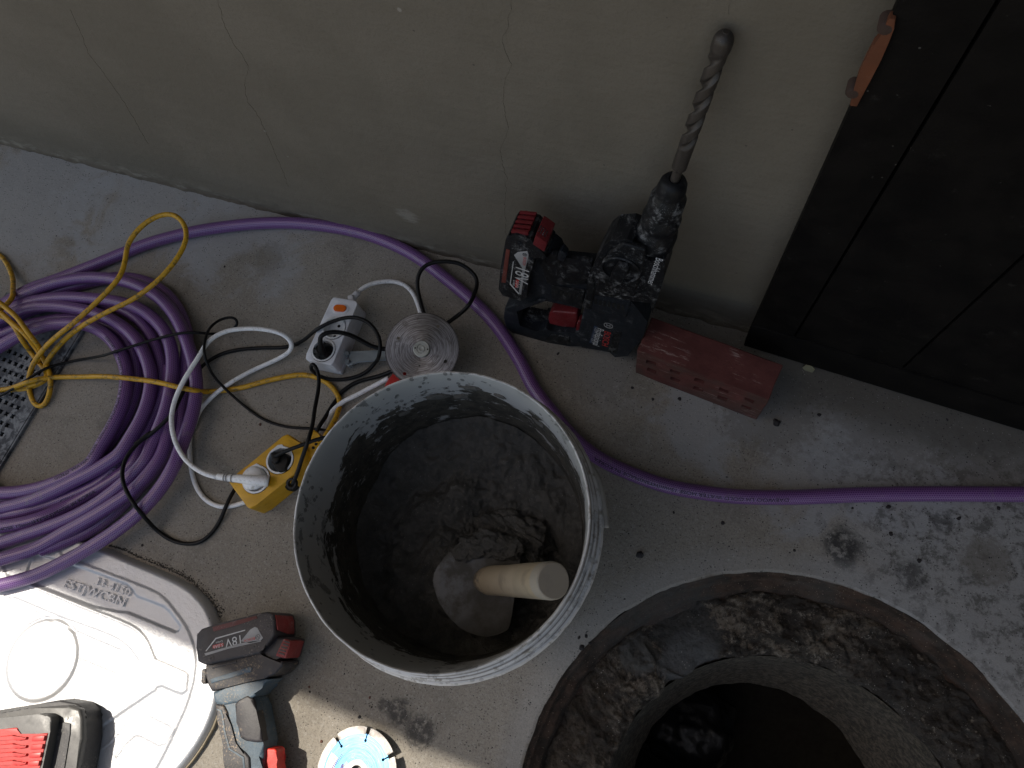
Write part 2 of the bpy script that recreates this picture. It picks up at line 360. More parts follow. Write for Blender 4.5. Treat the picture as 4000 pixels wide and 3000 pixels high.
# ---- wall
s = NT('painted_render'); v = s.W; sp = s.sep(v); a = s.noise(v, 5, 5, .6); b = s.noise(v, 90, 6, .65); st = s.noise(s.scale(v, (6, 6, 60)), 1, 5, .6); g = s.noise(v, 330, 4, .7)
c = s.mix(s.smooth(a, .35, .65), (.150, .129, .098), (.182, .157, .122))
c = s.mix(s.math('MULTIPLY', s.smooth(g, .48, .66), .45), c, (.13, .112, .085))
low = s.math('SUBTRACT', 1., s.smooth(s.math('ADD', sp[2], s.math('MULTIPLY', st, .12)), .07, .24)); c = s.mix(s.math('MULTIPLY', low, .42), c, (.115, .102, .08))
chip = s.math('MULTIPLY', s.smooth(s.noise(s.scale(v, (25, 25, 90)), 1, 7, .7), .52, .57), s.math('SUBTRACT', 1., s.smooth(s.math('ADD', sp[2], s.math('MULTIPLY', a, .03)), .02, .055)))
c = s.mix(s.math('MULTIPLY', chip, .6), c, (.27, .25, .205))
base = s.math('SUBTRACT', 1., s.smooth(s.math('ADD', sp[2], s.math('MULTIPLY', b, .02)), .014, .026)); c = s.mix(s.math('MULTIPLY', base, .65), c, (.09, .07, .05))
k = s.math('LESS_THAN', s.vor(v, 42), .055); k = s.math('MULTIPLY', k, s.smooth(s.noise(v, 17, 2), .52, .58)); c = s.mix(s.math('MULTIPLY', k, .7), c, (.06, .05, .045))
k = s.blob(v, Wy(1590, 842, YW), .016, s.noise(s.scale(v, (60, 60, 260)), 1, 5), .9, .4); c = s.mix(s.math('MULTIPLY', k, .35), c, (.4, .38, .34))
for p, r in (((1035, 512), .0035), ((1560, 38), .004), ((1125, 612), .0018)):
    k = s.blob(v, Wy(*p, YW), r*.6, b, .3, .3); c = s.mix(s.math('MULTIPLY', k, .5), c, (.42, .4, .36))
nb = s.bump(g, .35, .0006); nb = s.bump(b, .55, .0018, nb); nb = s.bump(st, .35, .0025, nb)
M_WALL = s.done(c, .82, 0, nb)
xs = np.concatenate([np.arange(-3.2, -1.6, .1), np.arange(-1.6, .5, .005), np.arange(.5, 3.2, .1)]); zs = np.concatenate([np.arange(-.01, .07, .004), [.08, .1, .13, .17, .22, .3, .45, .7, 1.2, 2.35]])
V = []; Fc = []
for x in xs:
    for z in zs:
        k = max(0, 1-max(z, 0)/.05)
        d = .0035*k*noise.fractal((x*30, z*60, 0), .8, 2, 5)+.003*k*k+.0015*max(0, noise.noise((x*5, 4, z*9)))*k
        d += .0012*noise.noise((x*6, 0, z*6))*max(0, min(1, (.07-z)/.02))
        V.append((x, YW-d, z))
nz = len(zs)
for i in range(len(xs)-1):
    for j in range(nz-1): Fc.append((i*nz+j, (i+1)*nz+j, (i+1)*nz+j+1, i*nz+j+1))
b0 = len(V); V += [(-3.2, YW+.2, -.01), (3.1, YW+.2, -.01), (3.1, YW+.2, 2.35), (-3.2, YW+.2, 2.35)]
Fc += [(b0, b0+3, b0+2, b0+1), (nz-1, (len(xs)-1)*nz+nz-1, b0+2, b0+3), (0, nz-1, b0+3, b0), ((len(xs)-1)*nz, b0+1, b0+2, (len(xs)-1)*nz+nz-1)]
wall = thing('house_wall', 'olive grey rendered wall with thin vertical cracks behind the tools', 'wall', Matrix.Translation((0, YW, 0)))
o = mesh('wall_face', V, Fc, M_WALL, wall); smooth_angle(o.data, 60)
M_CRACK = plain('crack_shadow', (.085, .07, .052), .95)
def crack(pts, wd):
    P = [Wy(x, y, YW-.0006) for x, y in pts]; q = [P[0]]
    for a_, b_ in zip(P[:-1], P[1:]):
        n_ = max(2, int((b_-a_).length/.004))
        for k in range(1, n_+1):
            t = k/n_; p = a_.lerp(b_, t); p.x += .0022*noise.noise((p.x*60, p.z*90, 0))+.0012*noise.noise((p.x*200, p.z*300, 7)); q.append(p)
    v = []; f = []
    for i, p in enumerate(q):
        ww = wd*(.45+.9*abs(noise.noise((p.z*80, p.x*30, 2))))*min(1, i/12+.1)*min(1, (len(q)-i)/12+.1)
        v += [(p.x-ww, YW-.00025, p.z), (p.x+ww, YW-.00025, p.z), (p.x+ww, YW+.004, p.z), (p.x-ww, YW+.004, p.z)]
    for i in range(len(q)-1):
        for j in range(4): f.append((i*4+j, i*4+(j+1) % 4, i*4+4+(j+1) % 4, i*4+4+j))
    mesh('crack', v, f, M_CRACK, wall, None, False)
crack([(2005, -60), (1985, 90), (1960, 165), (1995, 250), (1968, 330), (1965, 400), (1985, 500), (1955, 590), (1960, 640), (1980, 700), (1970, 810), (1975, 905), (1985, 940)], .00015)
crack([(835, -60), (858, 40), (880, 110), (905, 165), (945, 215), (970, 260), (955, 330), (965, 400), (1000, 440), (1035, 510), (1070, 590), (1100, 660), (1125, 730)], .00012)
crack([(275, 40), (320, 140), (345, 210), (400, 280), (470, 380), (520, 460), (578, 565)], .00011)
crack([(2850, -20), (2846, 60)], .0001)
# ---- unseen eave and side wall, added to cast shade and block sky light
M_ROOF = plain('shade_board', (.30, .29, .27), .8); M_SIDE = plain('blocker_render', (.05, .047, .043), .9)
box('shade_eave', (0, 1.1, 2.42), (7.6, 2.64, .08), M_ROOF, None, None, .004, label='unseen flat eave added above the yard to shade the floor and wall', cat='roof')
box('light_block_wall', (1.18, -.35, 1.3), (.2, 1.66, 2.1), M_SIDE, None, None, .01, label='unseen plain wall added at the right to block sky light', cat='wall')  # added out of view to darken the right side of the floor
# ---- gate
s = NT('black_gate_paint'); v = s.O; a = s.noise(v, 18, 5); n_ = s.noise(v, 300, 4)
c = s.mix(s.smooth(a, .3, .7), (.0035, .0031, .0031), (.008, .0068, .0060))
st = s.noise(s.scale(v, (14, 14, 60)), 1, 6, .7); k = s.math('MULTIPLY', s.smooth(st, .66, .78), .22); c = s.mix(k, c, (.14, .14, .135)); k = s.math('MULTIPLY', s.smooth(s.noise(s.scale(v, (30, 30, 9)), 1, 9, .8), .60, .66), .30); c = s.mix(k, c, (.05, .046, .042))
k = s.math('LESS_THAN', s.vor(v, 55), .05); k = s.math('MULTIPLY', k, s.smooth(s.noise(v, 12, 2), .5, .56)); c = s.mix(s.math('MULTIPLY', k, .2), c, (.3, .29, .26))
k = s.math('MULTIPLY', s.smooth(s.noise(s.scale(v, (200, 200, 12)), 1, 5), .7, .76), .2); c = s.mix(k, c, (.3, .29, .27))
s.p.inputs['Specular IOR Level'].default_value = .12
M_GATE = s.done(c, s.ramp(a, [(.3, .55), (.7, .75)]), 0, s.bump(n_, .3, .0008, s.bump(a, .3, .004)))
M_GAP = plain('gate_recess', (.004, .004, .004), .8)
g0, g1 = G(2905, 1347, .02), G(4000, 1682, .02); gx = (g1-g0).normalized(); gp = Plane(g0, gx, (0, 0, 1))
gate = thing('metal_gate', 'black painted steel gate with vertical grooves standing against the wall at right', 'gate', gp.mat)
edges = [0, .0575, .199, .345, .49, .63, .78, .92]
for i, (a0, a1) in enumerate(zip(edges[:-1], edges[1:])):
    o = prism('gate_board', [(a0+.0012*(i > 0), .072), (a1-.0012, .072), (a1-.0012, 1.9), (a0+.0012*(i > 0), 1.9)], -.022, -.001, M_GATE, gate, gp.mat, .0016)
prism('bottom_rail', [(0, 0), (.92, 0), (.92, .0705), (0, .0705)], -.024, .0012, M_GATE, gate, gp.mat, .0018)
prism('back_sheet', [(.003, .003), (.917, .003), (.917, 1.897), (.003, 1.897)], -.030, -.0235, M_GAP, gate, gp.mat, 0)
prism('paint_scar', [(p[0], p[1]) for p in gp.pts([(3135, 1432), (3150, 1422), (3172, 1428), (3185, 1440), (3170, 1458), (3150, 1452)])], .0008, .0016, plain('bare_patch', (.24, .22, .14), .8), gate, gp.mat)
# orange strap bolted to the gate's edge
M_ORANGE = plain('orange_strap_paint', (.13, .040, .014), .75, 0, .15, (.2, .15, .12), 40)
M_RBOLT = plain('rusty_bolt', (.05, .028, .02), .8)
hp = Plane(Wy(3410, 235, g0.y-.001), (1, 0, 0), (0, 0, 1))
strap = thing('hinge_strap', 'orange painted steel strap fixed along the left edge of the black gate', 'hinge', hp.mat)
kk = cr([(740, 220), (830, 225), (810, 350), (745, 520), (640, 760), (500, 1030), (330, 1360), (232, 1350), (265, 1220), (330, 980), (440, 740), (530, 560), (650, 450), (700, 290)], 3250, 0, .3014)
prism('strap_plate', hp.pts(kk), -.006, .002, M_ORANGE, strap, hp.mat, .001)
for bx, by in ((3460, 110), (3332, 362)):
    q = hp.px(bx, by); lathe('bolt_head', [(.006, -.011), (.006, .0), (.0045, .002), (0, .0025)], M_RBOLT, strap, hp.mat@Matrix.Translation((q[0], q[1], 0)), 12)
# ---- drain grate at left
s = NT('drain_metal'); v = s.O; a = s.noise(v, 55, 8, .7, dist=.8); b = s.noise(v, 14, 4)
c = s.mix(s.smooth(a, .42, .56), (.055, .06, .07), (.22, .235, .25)); c = s.mix(s.math('MULTIPLY', s.smooth(b, .5, .6), .7), c, (.09, .095, .105))
M_DRAIN = s.done(c, .7, .25, s.bump(a, .4, .001))
d0, d1 = G(330, 1290, .002), G(20, 1800, .002); dp = Plane(d1, d0-d1, Vector((0, 0, 1)).cross(d0-d1)); L_ = (d0-d1).length
dr = thing('drain_grate', 'grey drain cover with rows of clover shaped holes inside the purple hose coil', 'drain cover', dp.mat)
sgn = 1 if dp.px(0, 1500)[1] > 0 else -1
# plate with true holes through a filled 2D curve
cu = bpy.data.curves.new('plate', 'CURVE'); cu.dimensions = '2D'; cu.fill_mode = 'BOTH'; cu.extrude = .0015
def spl(pts):
    sp_ = cu.splines.new('POLY'); sp_.points.add(len(pts)-1); sp_.use_cyclic_u = True
    for q, p in zip(sp_.points, pts): q.co = (p[0], p[1], 0, 1)
spl([(-.35, sgn*.002), (L_+.015, sgn*.002), (L_+.015, sgn*.19), (-.35, sgn*.19)])
def clover(cx, cy, r, rot=0):
    out = []
    for q in range(4):
        a0 = rot+q*math.pi/2; lx, ly = cx+r*.62*math.cos(a0), cy+r*.62*math.sin(a0)
        for k in range(9):
            a_ = a0-math.pi*.62+k*math.pi*1.24/8; out.append((lx+r*.42*math.cos(a_), ly+r*.42*math.sin(a_)))
    return out
# hole rows along the plate
for i in range(-18, 11):
    for j in range(11):
        if i*.0165 < L_-.012: spl(clover(i*.0165+.004, sgn*(.030+j*.0135), .0047, .785))
tmp = bpy.data.objects.new('plate', cu); COL.objects.link(tmp); me = bpy.data.meshes.new_from_object(tmp.evaluated_get(bpy.context.evaluated_depsgraph_get())); bpy.data.objects.remove(tmp)
me.materials.clear(); me.materials.append(M_DRAIN); o = bpy.data.objects.new('grate_plate', me); link(o); place(o, dr, dp.mat@Matrix.Translation((0, 0, .0035)))
prism('channel_floor', [(-.35, sgn*.004), (L_+.015, sgn*.004), (L_+.015, sgn*.188), (-.35, sgn*.188)], -.0015, .0006, M_GAP, dr, dp.mat)
prism('channel_lip', [(-.35, -sgn*.0015), (L_+.015, -sgn*.0015), (L_+.015, sgn*.0016), (-.35, sgn*.0016)], -.002, .0042, M_DRAIN, dr, dp.mat, .0006)
# ================================================================ HOSE AND CABLES
def path(pts, step=.004, sm=4): return smooth_path(catmull([G(x, y, h) for x, y, h in pts], step), sm)
A_ = (0, 750, .6027); B_ = (1150, 950, .3617); C_ = (400, 1400, .4822); D_ = (0, 1200, .3617); E_ = (0, 1700, .4219)
def P_(fr, pts, h=None): return [(fr[0]+p[0]*fr[2], fr[1]+p[1]*fr[2], p[2] if len(p) > 2 else h) for p in pts]
s = NT('purple_braided_hose'); uvn = s.tc.outputs['UV']; sp = s.sep(uvn)
u = s.math('MULTIPLY', sp[0], 22.); vv = s.math('MULTIPLY', sp[1], 330.)
vv2 = s.math('ADD', vv, s.math('MULTIPLY', s.math('FLOOR', u), .5))
fu = s.math('ABSOLUTE', s.math('SUBTRACT', s.math('FRACT', u), .5)); fv = s.math('ABSOLUTE', s.math('SUBTRACT', s.math('FRACT', vv2), .5))
net = s.math('MAXIMUM', s.smooth(fu, .26, .40), s.smooth(fv, .24, .40))
a = s.noise(s.W, 22, 5); b = s.noise(s.W, 5, 3)
base = s.mix(b, (.072, .012, .128), (.10, .024, .155)); c = s.mix(s.math('MULTIPLY', net, .55), base, (.34, .20, .42)); c = s.mix(s.math('MULTIPLY', s.smooth(s.noise(s.W, 40, 9, .78), .56, .64), .35), c, (.22, .19, .19))
M_HOSE = s.done(c, .33, 0, s.bump(net, .25, .0006)); s.p.inputs['Coat Weight'].default_value = .5; s.p.inputs['Coat Roughness'].default_value = .25
r_ = .0106; z0, z1, z2 = .0106, .0285, .043
tops = dict(
 A=P_(A_, [(-300, 900), (-60, 780), (60, 705), (200, 628), (400, 556), (600, 478), (820, 388), (1000, 322), (1220, 265)], z0)+[(863, 888, z0), (1013, 873, z0), (1175, 873, z0), (1410, 910, z0), (1591, 982, z0), (1736, 1083, z0), (1917, 1245, z0), (2022, 1395, z0), (2088, 1520, z0), (2165, 1620, z0), (2245, 1715, z0), (2340, 1790, z0), (2460, 1848, z0), (2604, 1898, z0), (2750, 1925, z0), (2893, 1940, z0), (3100, 1942, z0), (3345, 1933, z0), (3600, 1929, z0), (4000, 1931, z0), (4300, 1935, z0)],
 S1=P_(A_, [(-40, 765), (100, 690), (300, 608), (500, 562), (680, 558), (850, 590), (1000, 662), (1100, 755), (1170, 870), (1222, 1000), (1258, 1130), (1272, 1270), (1255, 1400), (1215, 1540), (1170, 1659)], z1)+P_(E_, [(1640, 220), (1500, 470), (1300, 700), (1080, 880), (850, 1030), (600, 1170), (350, 1290), (160, 1350), (-60, 1405)], .034),
 S0=P_(A_, [(-60, 870), (150, 735), (350, 650), (560, 590), (760, 556), (930, 578), (1070, 655), (1160, 770), (1205, 900), (1212, 1040), (1185, 1200)], z0)+P_(A_, [(1150, 1340, .014), (1110, 1480, .020), (1082, 1600, .024)])+P_(E_, [(1500, 180, .026), (1400, 330, .028), (1250, 495, .029), (1050, 638, .030), (850, 762, .030), (600, 900, .030), (350, 1040, .032), (0, 1150, .038), (-100, 1180, .038)]),
 S2=P_(A_, [(-100, 850), (180, 720), (400, 685), (580, 690), (760, 712), (900, 755), (1010, 835), (1085, 940), (1118, 1080), (1108, 1250), (1078, 1400), (1035, 1520), (985, 1640)], z1)+P_(E_, [(1350, 225), (1200, 390), (1010, 555), (800, 695), (550, 812), (300, 902), (0, 1000), (-80, 1020)], z1),
 S5=P_(A_, [(-100, 900), (200, 770), (420, 715), (600, 705), (720, 735), (850, 790), (940, 870), (1000, 970), (1040, 1090), (1050, 1200), (1020, 1330), (960, 1450), (880, 1560), (805, 1659)], z0)+P_(E_, [(1060, 310), (920, 440), (700, 545), (400, 655, .014), (200, 710, .020), (-60, 750, .020)], z0),
 S3=P_(A_, [(-60, 850), (60, 795), (180, 750), (330, 738), (490, 755), (640, 792), (780, 862), (880, 955), (945, 1070), (978, 1200), (962, 1340), (915, 1470), (840, 1600)], z1)+P_(E_, [(1110, 170), (1000, 250), (870, 330), (690, 420), (500, 515), (300, 600), (0, 680), (-100, 700)], z1),
 S6=P_(A_, [(-60, 960), (100, 890), (300, 838), (480, 820), (640, 850), (770, 910), (850, 1010), (885, 1130), (880, 1260), (840, 1400), (775, 1520), (690, 1640)], z0)+P_(E_, [(880, 290), (740, 380), (590, 450), (400, 520), (200, 575), (-80, 605)], z0),
 S4=P_(A_, [(-60, 1040), (60, 965), (180, 905), (320, 862), (470, 850), (600, 875), (710, 945), (780, 1045), (818, 1160), (815, 1280), (785, 1400), (730, 1520), (655, 1645)], z1)+P_(E_, [(850, 250), (700, 350), (550, 425), (380, 485), (180, 525), (-80, 540)], z1),
 S7=P_(A_, [(930, 1600), (980, 1480), (1040, 1330), (1100, 1200)], z0)+[],
 S8=P_(E_, [(1440, 40), (1320, 250), (1180, 400), (1000, 560), (800, 695), (560, 812), (300, 905), (0, 1000), (-80, 1020)], .0275),
)
s7 = P_(A_, [(1085, 1150), (1060, 1260), (1020, 1370), (960, 1480), (870, 1600)], z0)
tops['S8'] = P_(A_, [(1100, 1130), (1085, 1230), (1050, 1330), (1000, 1440), (950, 1550), (905, 1640)], .0105)+P_(E_, [(1250, 240), (1080, 390), (850, 530), (620, 660, .014), (400, 760, .024), (200, 818, .028), (-60, 860, .029)], .0105)
tops['S9'] = P_(A_, [(1212, 980), (1215, 1110), (1195, 1280), (1170, 1420)], z0)+P_(E_, [(1680, -60), (1610, 80), (1500, 230), (1330, 430), (1130, 640), (950, 800), (760, 920, .014), (560, 1000, .022), (380, 1060, .027)], z0)
del tops['S7']
hose = tubes('garden_hose', [path(p, .004, 5) for p in tops.values()], r_, M_HOSE, None, 18, True, label='purple braided garden hose, coiled at left and running along the wall to the right edge', cat='hose')
# far side of the coil, out of the frame to the left: arcs that join the strands
def arc(p0, p1, bulge):
    a0, a1 = G(*p0), G(*p1); c = (a0+a1)/2; out = []
    rad = (a0-a1).length/2
    for k in range(0, 19):
        t = math.pi*k/18; q = c+(a0-c)*math.cos(t); q.x -= bulge*math.sin(t); q.z = p0[2]+(p1[2]-p0[2])*k/18; out.append(q)
    return smooth_path(catmull(out, .006), 2)
ends = [((-36, 1211, z1), (-25, 2293, .034), .30), ((-36, 1274, z0), (-42, 2063, z0), .28), ((-60, 1262, z1), (-42, 2198, .038), .26), ((-60, 1292, z0), (-34, 2130, z1), .24), ((-36, 1262, z1), (-42, 2016, z1), .22), ((-36, 1329, z0), (-34, 1955, z0), .2), ((-36, 1377, z1), (-34, 1928, z1), .18)]
tubes('far_coil', [arc(*e) for e in ends], r_, M_HOSE, hose, 14, True)
M_INK = plain('black_ink', (.012, .01, .018), .7)
def hose_text(body, size, P, off, start, ang, rev=False):
    """letters printed along a strand; start = arc length, ang = angle round the tube from the top."""
    if rev: P = P[::-1]
    T, Nn, Bn = frames(P, True); Ls = np.r_[0, np.cumsum(np.linalg.norm(np.diff(P, axis=0), axis=1))]
    me = text_mesh(body, size, 0, 0, 'LEFT'); v = []
    bm_ = bmesh.new(); bm_.from_mesh(me)
    for q in bm_.verts:
        L = start+q.co.x*1.25; k = min(len(Ls)-2, max(0, int(np.searchsorted(Ls, L)-1))); t = (L-Ls[k])/(Ls[k+1]-Ls[k])
        p = P[k]+(P[k+1]-P[k])*t; a_ = ang+(q.co.y-size*.35)/off; q.co = Vector(p+(off+.0004)*(math.cos(a_)*Nn[k]-math.sin(a_)*Bn[k]))
    me2 = bpy.data.meshes.new('printed_lettering'); bm_.to_mesh(me2); bm_.free(); me2.materials.append(M_INK)
    o = bpy.data.objects.new('printed_lettering', me2); link(o); place(o, hose)
# ---- generic cable materials
M_BLK = plain('black_rubber', (.006, .006, .0065), .42, 0, .10, (.2, .19, .18), 50, .1, None, .22)
M_WHT = plain('white_cable', (.60, .60, .60), .4, 0, .0); 
s = NT('white_cable_dirty'); a = s.noise(s.W, 60, 7, .7); b = s.noise(s.scale(s.W, (1, 1, 1)), 230, 4, .7)
c = s.mix(s.smooth(b, .5, .7), (.84, .84, .84), (.62, .61, .59)); c = s.mix(s.math('MULTIPLY', s.smooth(a, .6, .68), .5), c, (.28, .24, .18)); M_WHT = s.done(c, .45)
s = NT('yellow_cable'); a = s.noise(s.W, 110, 8, .75, dist=.5); b = s.noise(s.W, 9, 3)
c = s.mix(b, (.52, .27, .008), (.66, .37, .012)); c = s.mix(s.math('MULTIPLY', s.smooth(a, .52, .60), .75), c, (.10, .075, .03)); M_YEL = s.done(c, .45, 0, s.bump(a, .3, .0006))
# ---- yellow power strip and its cable
TY = .047
yq = lambda p: (850+p[0]*.2411, 1650+p[1]*.2411)
def lift_plane(h, p0, p1):
    a, b_ = G(*p0, h), G(*p1, h); return Plane(a, b_-a, Vector((0, 0, 1)).cross(b_-a))
yp = lift_plane(TY, yq((185, 990)), yq((1130, 190)))
def yl(pts): return yp.pts([yq(p) for p in pts])
ys = thing('power_strip', 'scuffed yellow power strip with white round sockets lying against the white bucket', 'power strip', yp.mat)
M_YPL = plain('yellow_plastic', (.62, .33, .012), .42, 0, .25, (.16, .12, .05), 45)
bod = [(175, 965), (330, 800), (700, 520), (1050, 215), (1130, 185), (1190, 215), (1330, 330), (1440, 440), (1400, 640), (1240, 860), (900, 1120), (640, 1330), (520, 1400), (470, 1370)]
# housing with round openings: polygon bridged by a boolean on the mesh
hb = prism('housing', yl(bod), -TY, 0, M_YPL, ys, yp.mat, .003, 3)
SW = plain('white_socket', (.70, .71, .71), .35, 0, .12, (.3, .28, .25), 60)
def cutter(o, loc, r, d, seg=40):
    bm_ = bmesh.new(); bmesh.ops.create_cone(bm_, cap_ends=True, segments=seg, radius1=r, radius2=r, depth=d*2); me_ = bpy.data.meshes.new('c'); bm_.to_mesh(me_); bm_.free()
    c_ = bpy.data.objects.new('c', me_); COL.objects.link(c_); c_.matrix_basis = wmat(o)@Matrix.Translation(loc)
    m_ = o.modifiers.new('b', 'BOOLEAN'); m_.operation = 'DIFFERENCE'; m_.solver = 'EXACT'; m_.object = c_
    bpy.context.view_layer.update(); me2 = bpy.data.meshes.new_from_object(o.evaluated_get(bpy.context.evaluated_depsgraph_get()))
    o.modifiers.clear(); o.data = me2; bpy.data.objects.remove(c_); smooth_angle(me2, 35)
def socket(par, pl, loc, R_, depth=.016, crown=True):
    lm = pl.mat@Matrix.Translation((loc[0], loc[1], 0))
    so_ = lathe('socket', [(R_-.0004, .0012), (R_-.0032, .0016), (R_-.0040, -.001), (R_-.0046, -depth), (0, -depth)], SW, par, lm, 40, False)
    for sx in (-1, 1): lathe('pin_hole', [(.0026, .0004), (0, .0004)], M_GAP, so_, lm@Matrix.Translation((sx*.0095, 0, -depth)), 14)
    return so_
s1 = yl([(625, 925)])[0]; s2 = yl([(1010, 610)])[0]
R1 = (Vector(yl([(400, 950)])[0])-Vector(yl([(850, 905)])[0])).length/2
for q in (s1, s2):
    cutter(hb, (q[0], q[1], 0), R1+.0003, .03); socket(ys, yp, q, R1)
# white broken collar seen above each socket, ribs and clips on the front
for q in ([(430, 830), (500, 740), (640, 668), (700, 700), (760, 730), (820, 800), (740, 745), (640, 735), (540, 765)], [(830, 530), (900, 440), (980, 370), (1050, 358), (1080, 400), (1150, 410), (1210, 480), (1130, 425), (1020, 415), (920, 460)]):
    prism('socket_collar', yl(q), .0006, .0018, SW, ys, yp.mat, .0003)
for k in range(3):
    p0 = G(*yq((720+k*125, 1375-k*100)), .012)
    box('housing_clip', (0, 0, 0), (.016, .004, .012), M_YPL, ys, Matrix.Translation(p0)@Matrix.Rotation(math.atan2(yp.u[1], yp.u[0])-.1, 4, 'Z'), .001)
# third outlet block and cable gland partly under the bucket's rim
tail = [(1500, 130), (1560, 110), (1640, 190), (1700, 260), (1720, 420), (1560, 600), (1420, 520), (1440, 400), (1500, 250)]
prism('housing_end', yp.pts([yq(p) for p in tail], -.012), -TY, -.012, M_YPL, ys, yp.mat, .003)
for k in range(4): lathe('screw', [(.0022, 0), (.0022, .0012), (0, .0014)], M_GAP, ys, yp.mat@Matrix.Translation((*yl([(1500+k*45, 380-k*60)])[0], -.012)), 10)
cab = [path(P_(C_, [(1800, 640, .030), (1850, 560, .024), (1900, 460, .012), (1925, 360, .006), (1895, 275, .005), (1830, 205, .005), (1740, 155, .005), (1620, 133, .005), (1480, 150, .005), (1300, 190, .005), (1150, 232, .005), (1000, 258, .005), (850, 270, .012), (760, 262, .038), (620, 235, .046), (480, 200, .044), (330, 175, .040), (180, 158, .040), (0, 146, .03)])+P_(A_, [(520, 1198, .012), (380, 1200, .010), (280, 1208, .018), (200, 1225, .026), (130, 1250, .024), (60, 1275, .012), (-60, 1290, .012)])),
       path(P_(D_, [(-60, 885, .006), (150, 895, .006), (300, 880, .006), (430, 835, .006), (520, 790, .005), (560, 745, .005), (500, 690, .006), (330, 480, .009), (230, 340, .04), (150, 200, .05), (60, 120, .05), (-60, 60, .05)])),
       path(P_(D_, [(-80, 10, .065), (0, 50, .062), (130, 165, .06), (280, 300, .055), (380, 430, .03), (470, 560, .014), (520, 660, .012), (545, 770, .014), (540, 900, .008), (510, 1010, .006), (450, 1080, .005), (380, 1050, .006), (330, 950, .008), (308, 850, .012), (320, 720, .020), (370, 590, .026), (460, 465, .034), (560, 360, .046), (680, 260, .058), (830, 140, .062), (980, 10, .064)])[:-1]+P_(A_, [(700, 640, .066), (780, 540, .068), (812, 440, .070), (828, 345, .074), (880, 262, .078), (960, 190, .080), (1050, 148, .080), (1130, 150, .080), (1190, 205, .078), (1208, 290, .075), (1180, 375, .072), (1110, 480, .070), (1010, 585, .068), (860, 695, .066), (700, 775, .064), (560, 850, .058), (450, 930, .04), (370, 1010, .022), (310, 1090, .014), (290, 1150, .012), (310, 1200, .012), (250, 1240, .014), (180, 1258, .016)])),
       path(P_(D_, [(-20, -60, .076), (60, 0, .072), (190, 120, .068), (300, 270, .06), (400, 400, .04), (450, 480, .022), (430, 560, .012), (400, 600, .010)])),
       path(P_(A_, [(-80, 380, .004), (0, 410, .005), (50, 475, .006), (82, 560, .012), (84, 620, .03), (70, 700, .05), (-40, 800, .06)]))]
tubes('power_cable', cab, .0042, M_YEL, ys, 12)
# ---- white power strip with its cable and plug
TW = .044
wq = lambda p: (1150+p[0]*.3617, 950+p[1]*.3617)
wp = lift_plane(TW, wq((405, 1290)), wq((665, 640)))
wl = lambda pts, off=0: wp.pts([wq(p) for p in pts], off)
M_WPL = plain('white_plastic', (.72, .73, .76), .38, 0, .18, (.33, .31, .28), 50)
ws = thing('power_strip', 'white power strip with an orange rocker switch beside the metal cutting disc', 'power strip', wp.mat)
wb = prism('housing', wl([(120, 1245), (128, 1190), (395, 610), (420, 583), (440, 582), (655, 620), (678, 640), (676, 670), (425, 1280), (400, 1312), (370, 1312), (135, 1262)]), -TW, 0, M_WPL, ws, wp.mat, .0022, 3)
prism('base_seam', wl([(118, 1250), (405, 580), (682, 632), (415, 1318)]), -TW, -TW+.010, M_WPL, ws, wp.mat, .001, 1, 1.0)
RW = (Vector(wl([(180, 1150)])[0])-Vector(wl([(445, 1155)])[0])).length/2*.98
for q in wl([(312, 1155), (425, 915)]):
    cutter(wb, (q[0], q[1], 0), RW+.0003, .026); socket(ws, wp, q, RW, .014)
swp = wl([(495, 708)])[0]; dv = Vector(wl([(590, 715)])[0])-Vector(swp); rt = math.atan2(dv.y, dv.x)
def stadium(cx, cy, a, b, rot, n=10):
    out = []
    for sgn_, st_ in ((1, -math.pi/2), (-1, math.pi/2)):
        for k in range(n+1):
            t = st_+math.pi*k/n; x = sgn_*(a-b)+b*math.cos(t); y = b*math.sin(t); out.append((cx+x*math.cos(rot)-y*math.sin(rot), cy+x*math.sin(rot)+y*math.cos(rot)))
    return out
prism('switch_bezel', stadium(*swp, .0150, .0082, rt), -.001, .0008, M_WPL, ws, wp.mat, .0006)
s = NT('orange_lens'); M_OR = s.done((.75, .14, .008), .25); s.p.inputs['Transmission Weight'].default_value = .1
rk = prism('rocker_switch', stadium(*swp, .0108, .0058, rt), -.001, .0032, M_OR, ws, wp.mat, .001)
wc1 = P_(C_, [(930, 962, .056), (850, 942, .058), (740, 882, .052), (650, 790, .045), (592, 680, .046), (562, 560, .05), (562, 450, .05), (590, 330, .052), (640, 215, .056), (700, 110, .058)])+P_(A_, [(1290, 1065, .058), (1350, 970, .055), (1450, 908, .05), (1600, 885, .045), (1750, 897, .04), (1850, 932, .032), (1893, 985, .022), (1880, 1030, .014), (1800, 1082, .008), (1650, 1150, .006), (1500, 1232, .012), (1380, 1322, .010), (1290, 1425, .005), (1250, 1540, .004)])+P_(C_, [(735, 500, .004), (710, 620, .004), (708, 760, .004), (725, 920, .004), (770, 1060, .004), (850, 1155, .004), (950, 1200, .004), (1050, 1195, .004), (1140, 1170, .004), (1300, 1100, .004), (1500, 960, .004), (1680, 780, .004), (1790, 560, .008), (1850, 440, .010), (1950, 350, .010), (2074, 290, .012)])+P_(B_, [(800, 1570, .012), (900, 1520, .014), (1020, 1455, .018)])
wc2 = P_(B_, [(1400, 900, .02), (1372, 790, .014), (1332, 655, .008), (1270, 525, .006), (1190, 450, .006), (1080, 415, .008), (950, 415, .012), (800, 450, .018), (700, 515, .022), (640, 585, .024), (615, 640, .024)])
tubes('power_cable', [path(wc1), path(wc2)], .0037, M_WHT, ws, 12)
